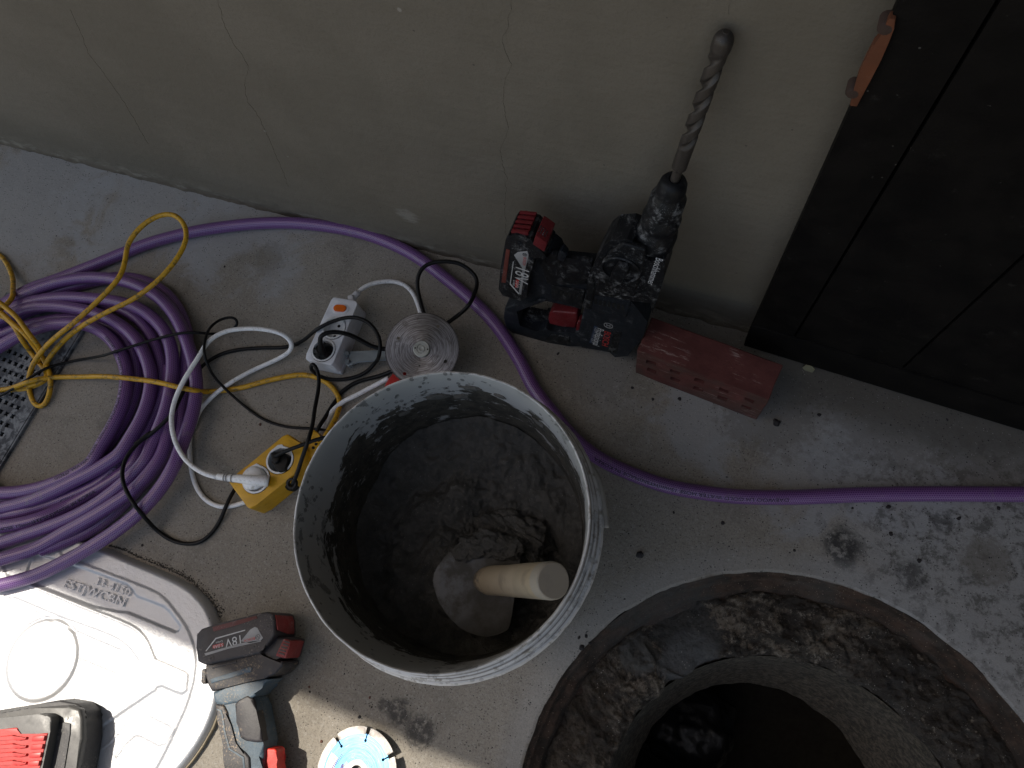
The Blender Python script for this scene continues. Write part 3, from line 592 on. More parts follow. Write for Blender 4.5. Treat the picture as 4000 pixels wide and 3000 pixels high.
gl = path(P_(B_, [(690, 530, .023), (640, 580, .024), (612, 625, .024)])); tubes('cable_gland', [gl], .0055, M_WPL, ws, 14)
lathe('strain_collar', [(.0085, -.004), (.0085, .004), (.006, .006)], M_WPL, ws, Matrix.Translation(G(*wq((620, 612)), .024))@Matrix.Rotation(math.radians(35), 4, 'Z')@Matrix.Rotation(math.radians(90), 4, 'Y'), 20)
# white plug seated in the yellow strip
pg = thing('cable_plug', 'white moulded plug of the white cable pushed into the yellow power strip', 'plug', Matrix.Translation(G(*yq((625, 925)), TY)))
pc = Matrix.Translation(G(*yq((640, 930)), TY-.012))
lathe('plug_base', [(.0175, 0), (.0185, .004), (.018, .014), (.015, .018), (.008, .0205), (0, .021)], M_WHT, pg, pc, 32)
rt_ = path([(*yq((820, 950)), TY+.006), (*yq((640, 945)), TY+.013), (*yq((430, 920)), TY+.012), (*yq((250, 905)), TY+.010), (*yq((0, 880)), TY+.009)])
tubes('plug_grip', [rt_], .0085, M_WHT, pg, 16, True, lambda t: 1.0-.45*t)
for k in range(3):
    i = int(len(rt_)*(.66+.09*k)); T_ = rt_[i+1]-rt_[i]
    lathe('relief_groove', [(.0066-.0003*k, -.0012), (.0066-.0003*k, .0012)], plain('groove_grey', (.3, .29, .28), .7) if k == 0 else bpy.data.materials['groove_grey'], pg, Matrix.Translation(rt_[i])@Vector(T_).to_track_quat('Z', 'Y').to_matrix().to_4x4(), 16, False)
# black plug in the yellow strip with its cable
bp_ = thing('cable_plug', 'flat black plug seated in the second socket of the yellow power strip', 'plug', Matrix.Translation(G(*yq((1020, 640)), TY)))
prism('plug_body', yl([(885, 500), (930, 485), (1100, 490), (1168, 550), (1165, 640), (1140, 800), (1020, 835), (945, 760), (920, 650), (885, 620)]), -.014, .006, M_BLK, bp_, yp.mat, .002, 3, .93)
prism('plug_nose', yl([(900, 510), (1010, 500), (1060, 560), (1040, 660), (980, 700), (920, 640)]), .005, .011, M_BLK, bp_, yp.mat, .002, 3, .9)
tubes('plug_cable', [path([(*yq((930, 560)), TY+.009), (*yq((1060, 480)), TY+.014)]+P_(C_, [(1500, 745, TY+.016), (1620, 700, TY+.018), (1720, 662, TY+.016), (1830, 635, TY+.012), (1980, 600, .04)]))], .0030, M_BLK, bp_, 12)
# black plug in the white strip, cable to the grinder
wb_ = thing('cable_plug', 'round black angled plug in the lower socket of the white power strip', 'plug', Matrix.Translation(G(*wq((310, 1180)), TW)))
pm = wp.mat@Matrix.Translation((*wl([(312, 1172)])[0], -.012))
lathe('plug_base', [(.0150, 0), (.0160, .003), (.0155, .012), (.012, .018), (.008, .023), (.0070, .026)], M_BLK, wb_, pm, 28)
tubes('plug_cable', [path([(*wq((300, 1170)), TW+.008), (*wq((280, 1080)), TW+.026), (*wq((272, 1020)), TW+.034), (*wq((300, 985)), TW+.036), (*wq((370, 960)), TW+.034), (*wq((450, 957)), TW+.030), (*wq((600, 990)), TW+.018), (*wq((720, 1050)), TW+.004), (*wq((850, 1120)), .036), (*wq((980, 1145)), .030), (*wq((1100, 1150)), .03)])], .0036, M_BLK, wb_, 12, False, lambda t: 1+.9*max(0, 1-t*9))
for k in range(8):
    a_ = k*math.pi/4; box('plug_rib', (.0128*math.cos(a_), .0128*math.sin(a_), .016), (.002, .002, .008), M_BLK, wb_, pm, .0005)
# ---- loose black cables
k3 = [(B_, [(150, 1010)])]
kc = P_(C_, [(1540, 1020, .046), (1575, 940, .050), (1615, 815, .056), (1662, 680, .066), (1700, 550, .060), (1722, 400, .05), (1745, 280, .044), (1755, 175, .044), (1738, 85, .048), (1710, 40, .05), (1690, 45, .05), (1688, 85, .044)])+P_(B_, [(190, 1370, .038), (250, 1425, .02), (330, 1460, .008), (430, 1475, .005), (530, 1472, .004), (650, 1448, .004), (780, 1388, .006), (870, 1295, .012), (920, 1190, .05), (928, 1080, .056), (885, 955, .058), (800, 858, .058), (680, 805, .058), (550, 805, .056), (400, 850, .054), (250, 925, .050), (100, 1048, .02), (0, 1100, .006)])+P_(A_, [(1950, 975, .004), (1850, 1005, .0035), (1700, 1010, .0035), (1550, 1022, .0035), (1430, 1052, .0035), (1330, 1112, .014), (1230, 1222, .034), (1170, 1330, .040), (1120, 1430, .042), (1000, 1550, .042), (870, 1640, .042)])+P_(C_, [(400, 592, .042), (285, 690, .045), (205, 785, .050), (165, 880, .052), (162, 975, .053), (200, 1085, .053), (270, 1200, .053), (345, 1290, .034), (440, 1392, .006), (550, 1468, .004), (670, 1503, .004), (790, 1488, .004), (880, 1420, .004), (950, 1320, .004), (1000, 1200, .010), (1060, 1080, .008), (1120, 1000, .005), (1200, 960, .004)])
t = tubes('black_cable', [path(kc)], .0031, M_BLK, None, 12, label='thick black rubber cable looping over the white strip, the hose coil and the bare floor', cat='cable')
lathe('ring_collar', [(.0052, -.003), (.0085, -.003), (.0088, 0), (.0082, .003), (.0052, .003), (.0052, -.003)], M_BLK, t, Matrix.Translation(G(*yq((1205, 990)), .044))@Matrix.Rotation(.3, 4, 'X'), 24, False)
lathe('cable_end', [(.010, 0), (.011, .018), (.009, .032), (.006, .038), (0, .038)], M_BLK, t, Matrix.Translation(G(*yq((1230, 1020)), .003)), 24)
t = tubes('thin_black_cable', [path(P_(A_, [(-60, 1350, .012), (60, 1290, .016), (150, 1232, .024), (300, 1142, .018), (400, 1112, .008), (500, 1090, .004), (600, 1074, .020), (690, 1054, .040), (760, 1030, .042), (850, 1002, .042), (1000, 955, .041), (1180, 914, .041), (1280, 912, .034), (1400, 920, .014), (1470, 905, .008), (1520, 880, .012), (1546, 845, .018), (1520, 812, .022), (1430, 826, .026), (1370, 870, .036), (1332, 950, .06), (1322, 1040, .062), (1350, 1130, .05), (1400, 1212, .024), (1480, 1295, .012), (1600, 1400, .004), (1720, 1480, .003), (1850, 1520, .003), (2000, 1532, .006), (2080, 1540, .012), (2160, 1550, .026), (2260, 1560, .03)]))], .0023, M_BLK, None, 10, label='thin black cable crossing the purple coil and curling round the white cable loop', cat='cable')
t = tubes('grinder_cable', [path(P_(B_, [(1440, 900, .03), (1412, 800, .028), (1365, 650, .03), (1332, 500, .036), (1326, 400, .042), (1372, 275, .048), (1480, 212, .05), (1640, 197, .05), (1780, 218, .046), (1880, 278, .04), (1955, 350, .036), (1976, 430, .034), (1950, 530, .036), (1890, 660, .04), (1800, 755, .03), (1690, 835, .03), (1600, 900, .03)])),
      path(P_(B_, [(1150, 1340, .02), (1010, 1402, .012), (900, 1440, .006), (700, 1490, .0035), (580, 1550, .0035), (480, 1640, .0035)])+P_(C_, [(1930, 290, .0035), (1870, 370, .006), (1810, 470, .014), (1745, 570, .02), (1720, 640, .012), (1700, 700, .006)]))], .0033, M_BLK, None, 12, label='black cable arching in a high loop behind the metal cutting disc over the purple hose', cat='cable')
# ================================================================ ANGLE GRINDER
s = NT('worn_steel_disc'); v = s.O; sp = s.sep(v); rr = s.math('SQRT', s.math('ADD', s.math('MULTIPLY', sp[0], sp[0]), s.math('MULTIPLY', sp[1], sp[1])))
cb = s.t.nodes.new('ShaderNodeCombineXYZ'); s.L(s.math('MULTIPLY', rr, 900.), cb.inputs[0]); s.L(s.math('MULTIPLY', s.math('ARCTAN2', sp[1], sp[0]), 1.2), cb.inputs[1])
g_ = s.noise(cb.outputs[0], 1, 6, .65); d_ = s.noise(v, 60, 6, .7)
c = s.mix(s.smooth(g_, .38, .62), (.12, .115, .12), (.38, .38, .40)); c = s.mix(s.math('MULTIPLY', s.smooth(d_, .52, .66), .6), c, (.10, .09, .085))
c = s.mix(s.math('MULTIPLY', s.smooth(rr, .0550, .0562), .75), c, (.06, .055, .055))
tn = s.t.nodes.new('ShaderNodeTangent'); tn.direction_type = 'RADIAL'; tn.axis = 'Z'; s.L(tn.outputs[0], s.p.inputs['Tangent']); s.p.inputs['Anisotropic'].default_value = .85
M_DISC = s.done(c, s.ramp(g_, [(.3, .26), (.7, .42)]), .85, s.bump(g_, .5, .0004))
zc = .064; gc = G(*wq((1378, 1145)), zc); rad = .0575
ex = (G(*wq((1788, 1080)), zc)-gc); tilt = Matrix.Translation(gc)@Matrix.Rotation(math.radians(12), 4, Vector((.8, .6, 0)))
gr_ = thing('angle_grinder', 'angle grinder lying behind the bucket with a worn grey steel disc facing up', 'angle grinder', Matrix.Translation((gc.x, gc.y, 0)))
# disc plate with holes
cu = bpy.data.curves.new('disc', 'CURVE'); cu.dimensions = '2D'; cu.fill_mode = 'BOTH'; cu.extrude = .0006; 
spl([((rad-.0007*(k % 2))*math.cos(2*math.pi*k/120), (rad-.0007*(k % 2))*math.sin(2*math.pi*k/120)) for k in range(120)])
inv = tilt.inverted()
dpl = Plane(gc, tilt.to_3x3()@Vector((1, 0, 0)), tilt.to_3x3()@Vector((0, 1, 0)))
for p, r0 in (((1125, 1027), .0026), ((1552, 900), .0026), ((1632, 1277), .0028), ((1190, 1410), .0028), ((1350, 1325), .001)):
    q = dpl.px(*wq(p)); spl([(q[0]+r0*math.cos(2*math.pi*k/16), q[1]+r0*math.sin(2*math.pi*k/16)) for k in range(16)])
tmp = bpy.data.objects.new('disc', cu); COL.objects.link(tmp); me = bpy.data.meshes.new_from_object(tmp.evaluated_get(bpy.context.evaluated_depsgraph_get())); bpy.data.objects.remove(tmp)
me.materials.clear(); me.materials.append(M_DISC); o = bpy.data.objects.new('cutting_disc', me); link(o); place(o, gr_, tilt)
M_NUT = plain('zinc_nut', (.42, .44, .42), .38, .6, .3, (.3, .29, .27), 80)
nut = lathe('flange_nut', [(.0128, .0006), (.0128, .0036), (.0118, .0046), (.0075, .0046), (.0068, .0032), (.0050, .0032), (.0046, .0044), (.0030, .0044), (.0026, .0036), (0, .0034)], M_NUT, gr_, tilt, 40)
for a_ in (.2, .2+math.pi): lathe('nut_hole', [(.0013, .0047), (0, .0048)], M_GAP, nut, tilt@Matrix.Translation((.0097*math.cos(a_), .0097*math.sin(a_), 0)), 10)
M_GBLK = plain('grinder_housing', (.03, .03, .033), .5, .1, .4); M_RED = plain('red_plastic', (.42, .022, .018), .42, 0, .2, (.25, .15, .13), 40)
lathe('gear_head', [(0, -.05), (.024, -.05), (.028, -.04), (.026, -.018), (.016, -.010), (.012, -.002)], M_GBLK, gr_, tilt, 32)
bd = smooth_path(catmull([G(*wq((1300, 1400)), .026), G(*wq((1120, 1580)), .030), Vector((-.405, .19, .034)), Vector((-.40, .125, .034))], .004), 3)
tubes('motor_body', [bd], .0225, M_RED, gr_, 24, True, lambda t: 1-.22*t)
sp0 = [(560, 1180), (600, 1172), (640, 1180), (700, 1172), (985, 1160), (1100, 1160), (1100, 1275), (960, 1270), (700, 1282), (640, 1310), (580, 1335), (555, 1300), (575, 1262), (610, 1240), (590, 1218), (560, 1210)]
pl_ = Plane((0, 0, .018), (1, 0, 0), (0, 1, 0)); M_ZINC = plain('zinc_plate', (.30, .34, .36), .45, .5, .2)
prism('guard_bracket', pl_.pts([wq(p) for p in sp0]), 0, .003, M_ZINC, gr_, pl_.mat, .0008)
for p in ((582, 1205), (585, 1295)):
    q = pl_.px(*wq(p)); lathe('clamp_bolt', [(.0045, -.012), (.0045, .006), (.0038, .008), (0, .008)], M_ZINC, gr_, pl_.mat@Matrix.Translation((q[0], q[1], 0)), 6)
# ================================================================ helpers for traced parts
def tp(body, plane, p0, p1, off, m, parent, name='lettering', ext=.00012, k=1., fit=True, lift=.0003):
    """text whose baseline runs from photograph pixel p0 to p1 on plane at height off."""
    a, b = Vector(plane.px(*p0, off)), Vector(plane.px(*p1, off)); L = (b-a).length; ang = math.atan2((b-a).y, (b-a).x)
    me = text_mesh(body, 1., 0, 0, 'LEFT'); xs_ = [q.co.x for q in me.vertices]; wdt = max(xs_)-min(xs_); sc = L/wdt
    me.transform(Matrix.Diagonal((sc, sc*k, 1, 1))@Matrix.Translation((-min(xs_), 0, 0)))
    me.materials.clear(); me.materials.append(m); me.name = name
    o = bpy.data.objects.new(name, me); link(o); place(o, parent, plane.mat@Matrix.Translation((a.x, a.y, off+lift))@Matrix.Rotation(ang, 4, 'Z')); return o
class Tr:
    def __init__(s, fr, plane, near, root): s.f = fr; s.p = plane; s.near = near; s.r = root
    def P(s, q): return (s.f[0]+q[0]*s.f[2], s.f[1]+q[1]*s.f[2])
    def l(s, pts, off=None, z0=None): return [s.p.px(*s.P(q), z0 if (len(q) > 2 and z0 is not None) else (s.near if off is None else off)) for q in pts]
    def pr(s, name, pts, z0, z1, m, bev=.0015, seg=2, parent=None, **kw):
        return prism(name, s.l(pts, z1, z0), z0, z1, m, parent or s.r, s.p.mat, bev, seg, **kw)
    def t(s, body, a, b, off, m, **kw): return tp(body, s.p, s.P(a), s.P(b), off, m, kw.pop('parent', s.r), **kw)
# ================================================================ BUCKET
BC = Vector((-.196, .055, 0))
s = NT('bucket_plastic'); v = s.O; sp = s.sep(v); zz = sp[2]; rr = s.math('SQRT', s.math('ADD', s.math('MULTIPLY', sp[0], sp[0]), s.math('MULTIPLY', sp[1], sp[1])))
cb = s.t.nodes.new('ShaderNodeCombineXYZ'); s.L(s.math('MULTIPLY', sp[0], 16.), cb.inputs[0]); s.L(s.math('MULTIPLY', sp[1], 16.), cb.inputs[1]); s.L(s.math('MULTIPLY', zz, 34.), cb.inputs[2])
st = s.noise(cb.outputs[0], 1.6, 9, .68, dist=.5); st2 = s.noise(v, 45, 8, .7, dist=.4); st3 = s.noise(v, 12, 5, .6)
edge = s.math('ADD', s.math('ADD', zz, s.math('MULTIPLY', sp[1], -.11)), s.math('ADD', s.math('MULTIPLY', s.math('SUBTRACT', st, .5), .16), s.math('MULTIPLY', s.math('SUBTRACT', st3, .5), .07)))
inside = s.math('LESS_THAN', s.math('SUBTRACT', rr, s.math('MULTIPLY', zz, .0716)), .1252)
dirt = s.math('MULTIPLY', s.math('SUBTRACT', 1., s.smooth(edge, .272, .277)), inside)
hol = s.math('MULTIPLY', s.smooth(s.noise(cb.outputs[0], 2.2, 9, .72), .58, .62), s.smooth(zz, .19, .23)); dirt = s.math('MULTIPLY', dirt, s.math('SUBTRACT', 1., s.math('MULTIPLY', hol, .8)))
spl_ = s.math('MULTIPLY', s.math('LESS_THAN', s.vor(s.scale(v, (1, 1, .7)), 110), .26), s.smooth(s.noise(v, 15, 3), .47, .53))
sm = s.math('MULTIPLY', s.smooth(st2, .55, .58), s.smooth(s.noise(v, 9, 3), .46, .54))
spd = s.math('MAXIMUM', s.math('MULTIPLY', spl_, .8), s.math('MULTIPLY', sm, .7)); spd = s.math('MULTIPLY', spd, s.math('ADD', s.math('MULTIPLY', inside, .6), .4))
a = s.noise(v, 25, 5); c = s.mix(a, (.60, .59, .565), (.76, .76, .76)); c = s.mix(s.math('MULTIPLY', inside, .6), c, (.34, .33, .30))
ou = s.math('MULTIPLY', s.math('SUBTRACT', 1., inside), s.smooth(s.noise(v, 70, 7, .72), .52, .66)); c = s.mix(s.math('MULTIPLY', ou, .8), c, (.25, .215, .165))
groove_shade = None  # shade of the rim's grooves, painted as narrow brown bands
for b0_, b1_ in ((.1513, .1524), (.1540, .1551), (.1576, .1587), (.1462, .1472)):
    q_ = s.math('MULTIPLY', s.smooth(rr, b0_-.0003, b0_+.0001), s.math('SUBTRACT', 1., s.smooth(rr, b1_-.0001, b1_+.0003))); groove_shade = q_ if groove_shade is None else s.math('MAXIMUM', groove_shade, q_)
groove_shade = s.math('MULTIPLY', s.math('MULTIPLY', groove_shade, s.math('GREATER_THAN', zz, .285)), s.smooth(s.noise(v, 28, 5), .36, .5)); groove_shade = s.math('MULTIPLY', groove_shade, s.math('SUBTRACT', 1., inside)); c = s.mix(s.math('MULTIPLY', groove_shade, .65), c, (.17, .14, .105))
c = s.mix(spd, c, (.15, .145, .135)); dc = s.mix(s.smooth(s.noise(v, 60, 6, .7), .4, .6), (.038, .035, .028), (.085, .075, .058)); c = s.mix(dirt, c, dc)
c = s.mix(s.math('MULTIPLY', s.math('MULTIPLY', dirt, s.smooth(s.noise(cb.outputs[0], 9, 6, .7), .55, .7)), .3), c, (.2, .19, .17))
mx = s.math('MAXIMUM', dirt, spd)
M_BUCK = s.done(c, s.mix(mx, s.ramp(a, [(0, .38), (1, .5)]), .7), 0, s.bump(s.math('ADD', mx, s.math('MULTIPLY', s.noise(v, 120, 6, .7), mx)), .7, .0022))
bk = thing('bucket', 'large round white plastic bucket of wet mortar with grey splashed inner wall', 'bucket', Matrix.Translation(BC))
def bdisp(a, r, z):
    k = .0006 if z > .25 else 0
    return r*(1+.003*math.cos(2*(a-.6)))+k*noise.noise((math.cos(a)*14, math.sin(a)*14, z*60)), z+k*.8*noise.noise((math.cos(a)*30, math.sin(a)*30, 5))
prof = [(0, .001), (.124, .001), (.1265, .004), (.130, .06), (.1376, .16), (.1456, .268), (.1500, .270), (.1600, .2725), (.1625, .276), (.1630, .286), (.1610, .2895), (.1565, .2905), (.1550, .2925), (.1550, .304), (.1575, .3055), (.1580, .3085), (.1560, .3105), (.1530, .311), (.1520, .3130), (.1520, .322), (.1542, .3235), (.1543, .3262), (.1515, .3275), (.1508, .329), (.1506, .3355), (.1515, .3375), (.1512, .3398), (.1498, .3405), (.1488, .3396), (.1482, .337), (.1469, .32), (.1440, .28), (.1412, .24), (.1370, .18), (.1308, .09), (.1255, .012), (0, .012)]
lathe('pail', prof, M_BUCK, bk, Matrix.Translation(BC), 160, False, 28, bdisp)
for k in range(46):
    a_ = -2.5+k*.062
    if False: box('rim_rib', (.1530*math.cos(a_), .1530*math.sin(a_), .333), (.0035, .0012, .008), M_BUCK, bk, Matrix.Translation(BC)@Matrix.Rotation(0, 4, 'Z'), .0003)
K_ = (2200, 1750, .271)
tubes('bail_handle', [path(P_(K_, [(150, 20), (240, 90), (340, 180), (430, 290), (520, 470), (572, 700), (608, 950), (622, 1090), (624, 1150)], .285), .004, 3), path(P_(K_, [(400, 330), (465, 520), (515, 720), (545, 900), (575, 1030), (600, 1110)], .281), .004, 3)], .0029, plain('handle_plastic', (.36, .345, .31), .5, 0, .2), bk, 12)
# lumps stuck on the wall and rim
M_MORT = None
M_SPLAT = plain('drying_mortar', (.12, .112, .098), .85, 0, .3, (.2, .19, .17), 80, .8)
s = NT('wet_mortar'); v = s.W; a = s.noise(v, 60, 8, .7); b = s.noise(v, 260, 5, .7); d = s.noise(v, 14, 4)
c = s.mix(s.smooth(a, .35, .65), (.048, .0465, .042), (.084, .080, .072)); c = s.mix(s.math('MULTIPLY', s.smooth(b, .56, .7), .5), c, (.14, .133, .118))
k = s.math('MULTIPLY', s.math('LESS_THAN', s.vor(v, 210), .09), s.smooth(d, .5, .55)); c = s.mix(k, c, (.3, .29, .27))
M_MORT = s.done(c, s.ramp(d, [(.3, .35), (.7, .6)]), 0, s.bump(b, .9, .0022, s.bump(a, .8, .005)))
V = []; Fc = []; NR, NA = 90, 300
tb = G(1900, 2290, .19)
for i in range(NA):
    a_ = 2*math.pi*i/NA
    for j in range(NR+1):
        r = .1375*(j/NR); x = BC.x+r*math.cos(a_); y = BC.y+r*math.sin(a_)
        z = .163+.018*noise.noise((x*7, y*7, 3))+.030*max(0, -(x-BC.x)/.13)*.5+.025*max(0, (y-BC.y)/.13)
        z += .015*noise.fractal((x*18, y*18, 1.5), 1.05, 2.1, 6)+.006*abs(noise.noise((x*70, y*70, 0)))+.003*abs(noise.noise((x*160, y*160, 4)))+.010*(r/.135)**6
        ax = (Vector((x, y))-Vector((tb.x-.045, tb.y+.01))).length; z += .016*math.sin(ax*95+4*noise.noise((x*9, y*9, 8)))*math.exp(-((ax-.085)/.03)**2)*.5
        hq = (Vector((x, y))-Vector((BC.x+.075, BC.y-.035))).length; z -= .045*math.exp(-(hq/.05)**2)
        hq = (Vector((x, y))-Vector((tb.x-.025, tb.y))).length; z += .030*math.exp(-(hq/.05)**2)
        V.append((x, y, z))
for i in range(NA):
    k = (i+1) % NA
    for j in range(NR): Fc.append((i*(NR+1)+j, i*(NR+1)+j+1, k*(NR+1)+j+1, k*(NR+1)+j))
mesh('wet_mortar', V, Fc, M_MORT, None, None, True, label='dark wet mortar filling the lower half of the white bucket', cat='mortar', kind='stuff')
def lump(name, c, sc, m, parent, seed, det=4, rot=None, **kw):
    bm = bmesh.new(); bmesh.ops.create_icosphere(bm, subdivisions=det, radius=1)
    for q in bm.verts:
        p = q.co.copy(); k = 1+.35*noise.fractal(p*1.6+Vector((seed, 0, 0)), .9, 2.2, 5); q.co = Vector((p.x*sc[0]*k, p.y*sc[1]*k, p.z*sc[2]*k))
    mt = Matrix.Translation(c)@(rot or Matrix.Identity(4)); return from_bm(name, bm, m, parent, mt, True, **kw)
# splats of mortar on the inner wall
for n_, (ang, z, sx, sz) in enumerate([(1.75, .305, .016, .008), (1.52, .300, .009, .006), (2.05, .283, .020, .009), (1.18, .285, .011, .008), (1.86, .278, .012, .008), (2.35, .27, .010, .005)]):
    rw = .1245+z*.0716-.0008; c_ = BC+Vector((rw*math.cos(ang), rw*math.sin(ang), z))
    lump('mortar_splat', c_, (.0022, sx*.8, sz*.8), M_SPLAT, bk, n_*3.1, 5, Matrix.Rotation(ang, 4, 'Z'))
# ---- trowel
s = NT('mortar_smeared_steel'); v = s.O; a = s.noise(v, 30, 8, .7); b = s.noise(v, 9, 3)
c = s.mix(s.smooth(a, .42, .58), (.13, .135, .145), (.07, .067, .06)); c = s.mix(s.math('MULTIPLY', s.smooth(s.sep(v)[0], -.035, .01), .8), c, (.055, .052, .045))  # mortar smears, plus lit left and shaded right side put into the colour
M_TROW = s.done(c, s.ramp(a, [(.35, .42), (.65, .75)]), .15, s.bump(a, .5, .0012))
Lh_ = .1595
s = NT('pale_wood'); v = s.O; ww = s.noise(s.scale(v, (40, 40, 5)), 1, 6, .6, dist=.8); a = s.noise(v, 40, 6)
c = s.mix(ww, (.30, .235, .15), (.42, .34, .23)); c = s.mix(s.math('MULTIPLY', s.smooth(a, .52, .64), .5), c, (.2, .16, .11)); c = s.mix(s.math('MULTIPLY', s.math('SUBTRACT', 1., s.smooth(s.math('ADD', s.sep(v)[2], s.math('MULTIPLY', s.noise(v, 90, 6, .7), .09)), .055, .075)), .8), c, (.09, .082, .07)); c = s.mix(s.math('MULTIPLY', s.smooth(s.sep(v)[2], Lh_-.003, Lh_-.001), .6), c, (.30, .29, .26))
M_WOOD = s.done(c, .7, 0, s.bump(ww, .4, .001))
tr = thing('trowel', 'round steel trowel with a pale wooden handle standing in the mortar', 'trowel', Matrix.Translation(G(1880, 2290, .19)))
TF = (1650, 1950, .3616)
tpl = Plane(G(1880, 2290, .193), (1, .05, -.10), (-.05, 1, .12)); T = Tr(TF, tpl, 0, tr)
blade = [(112, 880), (125, 800), (160, 730), (230, 635), (330, 530), (430, 450), (620, 385), (800, 400), (980, 450), (1075, 560), (1050, 720), (1020, 900), (1000, 1020), (975, 1200), (955, 1330), (930, 1405), (880, 1440), (820, 1462), (700, 1487), (600, 1475), (500, 1440), (400, 1385), (310, 1300), (240, 1210), (180, 1110), (135, 1000)]
T.pr('blade', blade, -.0018, 0, M_TROW, .0005)
for n_, (x, y, sx, sy, sz) in enumerate([(560, 520, .020, .012, .006), (760, 470, .024, .013, .008), (960, 520, .016, .013, .008), (430, 580, .012, .010, .004), (830, 580, .014, .008, .005)]):
    p = tpl.px(*T.P((x, y))); lump('mortar_clump', tpl.mat@Vector((*p, .001)), (sx, sy, sz), M_MORT, tr, n_+20, 5)
lump('mortar_heap', G(*T.P((980, 400)), .172), (.046, .024, .020), M_MORT, tr, 41, 6, Matrix.Rotation(-.15, 4, 'Z'))
lump('mortar_heap', G(*T.P((1180, 400)), .168), (.026, .024, .018), M_MORT, tr, 47, 5)
h0, h1 = G(*T.P((650, 875)), .207), G(*T.P((1418, 882)), .352); ax = (h1-h0); Lh = ax.length
hm = Matrix.Translation(h0)@ax.to_track_quat('Z', 'Y').to_matrix().to_4x4()
lathe('handle', [(.008, 0), (.0128, .003), (.0150, .012), (.0160, .02), (.0163, Lh*.42), (.0157, Lh*.44), (.0163, Lh*.46), (.0170, Lh*.66), (.0165, Lh*.67), (.0171, Lh*.685), (.0178, Lh-.006), (.0172, Lh-.001), (.0160, Lh), (0, Lh)], M_WOOD, tr, hm, 48, False, 30, lambda a, r, z: (r*(1+.012*math.cos(3*a+z*40)), z))
lathe('ferrule', [(.004, -.02), (.006, -.006), (.0085, .001)], M_TROW, tr, hm, 20)
# ================================================================ ROTARY HAMMER
HP_ = Plane((-.2, .420, 0), (1, 0, 0), (0, .062, .555))
M_HB = plain('hammer_black', (.008, .0085, .010), .48, 0, .66, (.27, .27, .27), 55, .2, None, .28)
M_HG = plain('hammer_grey_blue', (.012, .015, .020), .5, 0, .46, (.17, .17, .18), 45, .2, None, .28)
M_HR = plain('hammer_red', (.15, .010, .014), .45, 0, .35, (.3, .25, .25), 55)
M_SILV = plain('label_silver', (.34, .34, .34), .5); M_LW = plain('label_white', (.62, .62, .62), .5); M_LR = plain('label_red', (.55, .035, .03), .5); M_LD = plain('label_dark', (.03, .03, .034), .45)
M_STEEL = plain('drill_steel', (.07, .06, .052), .5, .5, .35, (.22, .22, .22), 70)
rh = thing('rotary_hammer', 'dusty black cordless rotary hammer with a long drill bit leaning up the wall', 'rotary hammer', Matrix.Translation((-.19, .43, 0)))
T = Tr((1900, 750, .4219), HP_, .03, rh)
upper = [(1245, 205, 1), (1390, 195, 1), (1440, 215, 1), (1480, 330, 1), (1600, 400, 1), (1730, 400, 1), (1722, 560, 1), (1665, 740, 1), (1610, 900, 1), (1520, 1030), (1340, 1008), (1000, 948), (925, 935), (930, 820), (1000, 650), (1060, 560), (1125, 345, 1), (1175, 262, 1)]
T.pr('gear_housing', upper, -.006, .034, M_HB, .010, 4)
T.pr('housing_ridge', [(1270, 480), (1480, 540), (1440, 700), (1370, 980), (1010, 930), (1060, 700), (1130, 560)], .030, .0385, M_HB, .003, 3)
rear = [(915, 938), (1000, 952), (1340, 1012), (1560, 1000, 1), (1520, 1130, 1), (1460, 1250, 1), (1400, 1400), (1310, 1520), (1190, 1532), (1140, 1480), (880, 1440), (850, 1300), (880, 1180), (900, 1090)]
T.pr('motor_housing', rear, -.006, .031, M_HG, .009, 4)
T.pr('vent_grille', [(1180, 1290), (1255, 1300), (1200, 1500), (1125, 1475)], .027, .0318, M_HB, .001)
for i in range(5):
    for j in range(2): T.pr('grille_hole', [(1200-i*12+j*30-8, 1320+i*38), (1210-i*12+j*30-8, 1322+i*38), (1207-i*12+j*30-8, 1334+i*38), (1197-i*12+j*30-8, 1332+i*38)], .0315, .0321, M_GAP, 0)
# link between the battery foot and the motor, with its cooling slots
T.pr('battery_foot', [(450, 610), (545, 605), (640, 380, 1), (700, 430, 1), (745, 540, 1), (1030, 570, 1), (1000, 660), (930, 830), (925, 940), (880, 1090), (830, 1070), (560, 1010), (480, 1020), (370, 1000), (390, 800)], -.002, .026, M_HG, .007, 3)
T.pr('foot_cover', [(480, 640), (600, 560), (740, 620), (985, 640), (975, 700), (930, 860), (620, 870), (545, 850), (560, 780)], .022, .029, M_HB, .003, 3)
T.pr('foot_button', [(665, 560), (700, 540), (742, 590), (710, 650), (655, 620)], .020, .031, M_HG, .001)
T.pr('slot_frame', [(600, 870), (910, 912), (880, 1085), (830, 1060), (600, 985)], .025, .0285, M_HB, .002)
for k in range(6): x = 640+k*42; y = 905+k*8; T.pr('cooling_slot', [(x, y), (x+22, y+3), (x+16, y+46), (x-6, y+42)], .0283, .0290, M_GAP, 0)
T.pr('slot_frame', [(960, 955), (1338, 1010), (1290, 1168), (975, 1110)], .029, .0335, M_HG, .002)
for k in range(7): x = 1003+k*42; y = 992+k*9; T.pr('cooling_slot', [(x, y), (x+24, y+3), (x+17, y+48), (x-7, y+44)], .0333, .0340, M_GAP, 0)
T.pr('side_grip', [(935, 820), (985, 760), (1010, 900), (965, 1095), (890, 1090), (880, 1060), (925, 950)], .024, .036, M_HB, .004, 3)
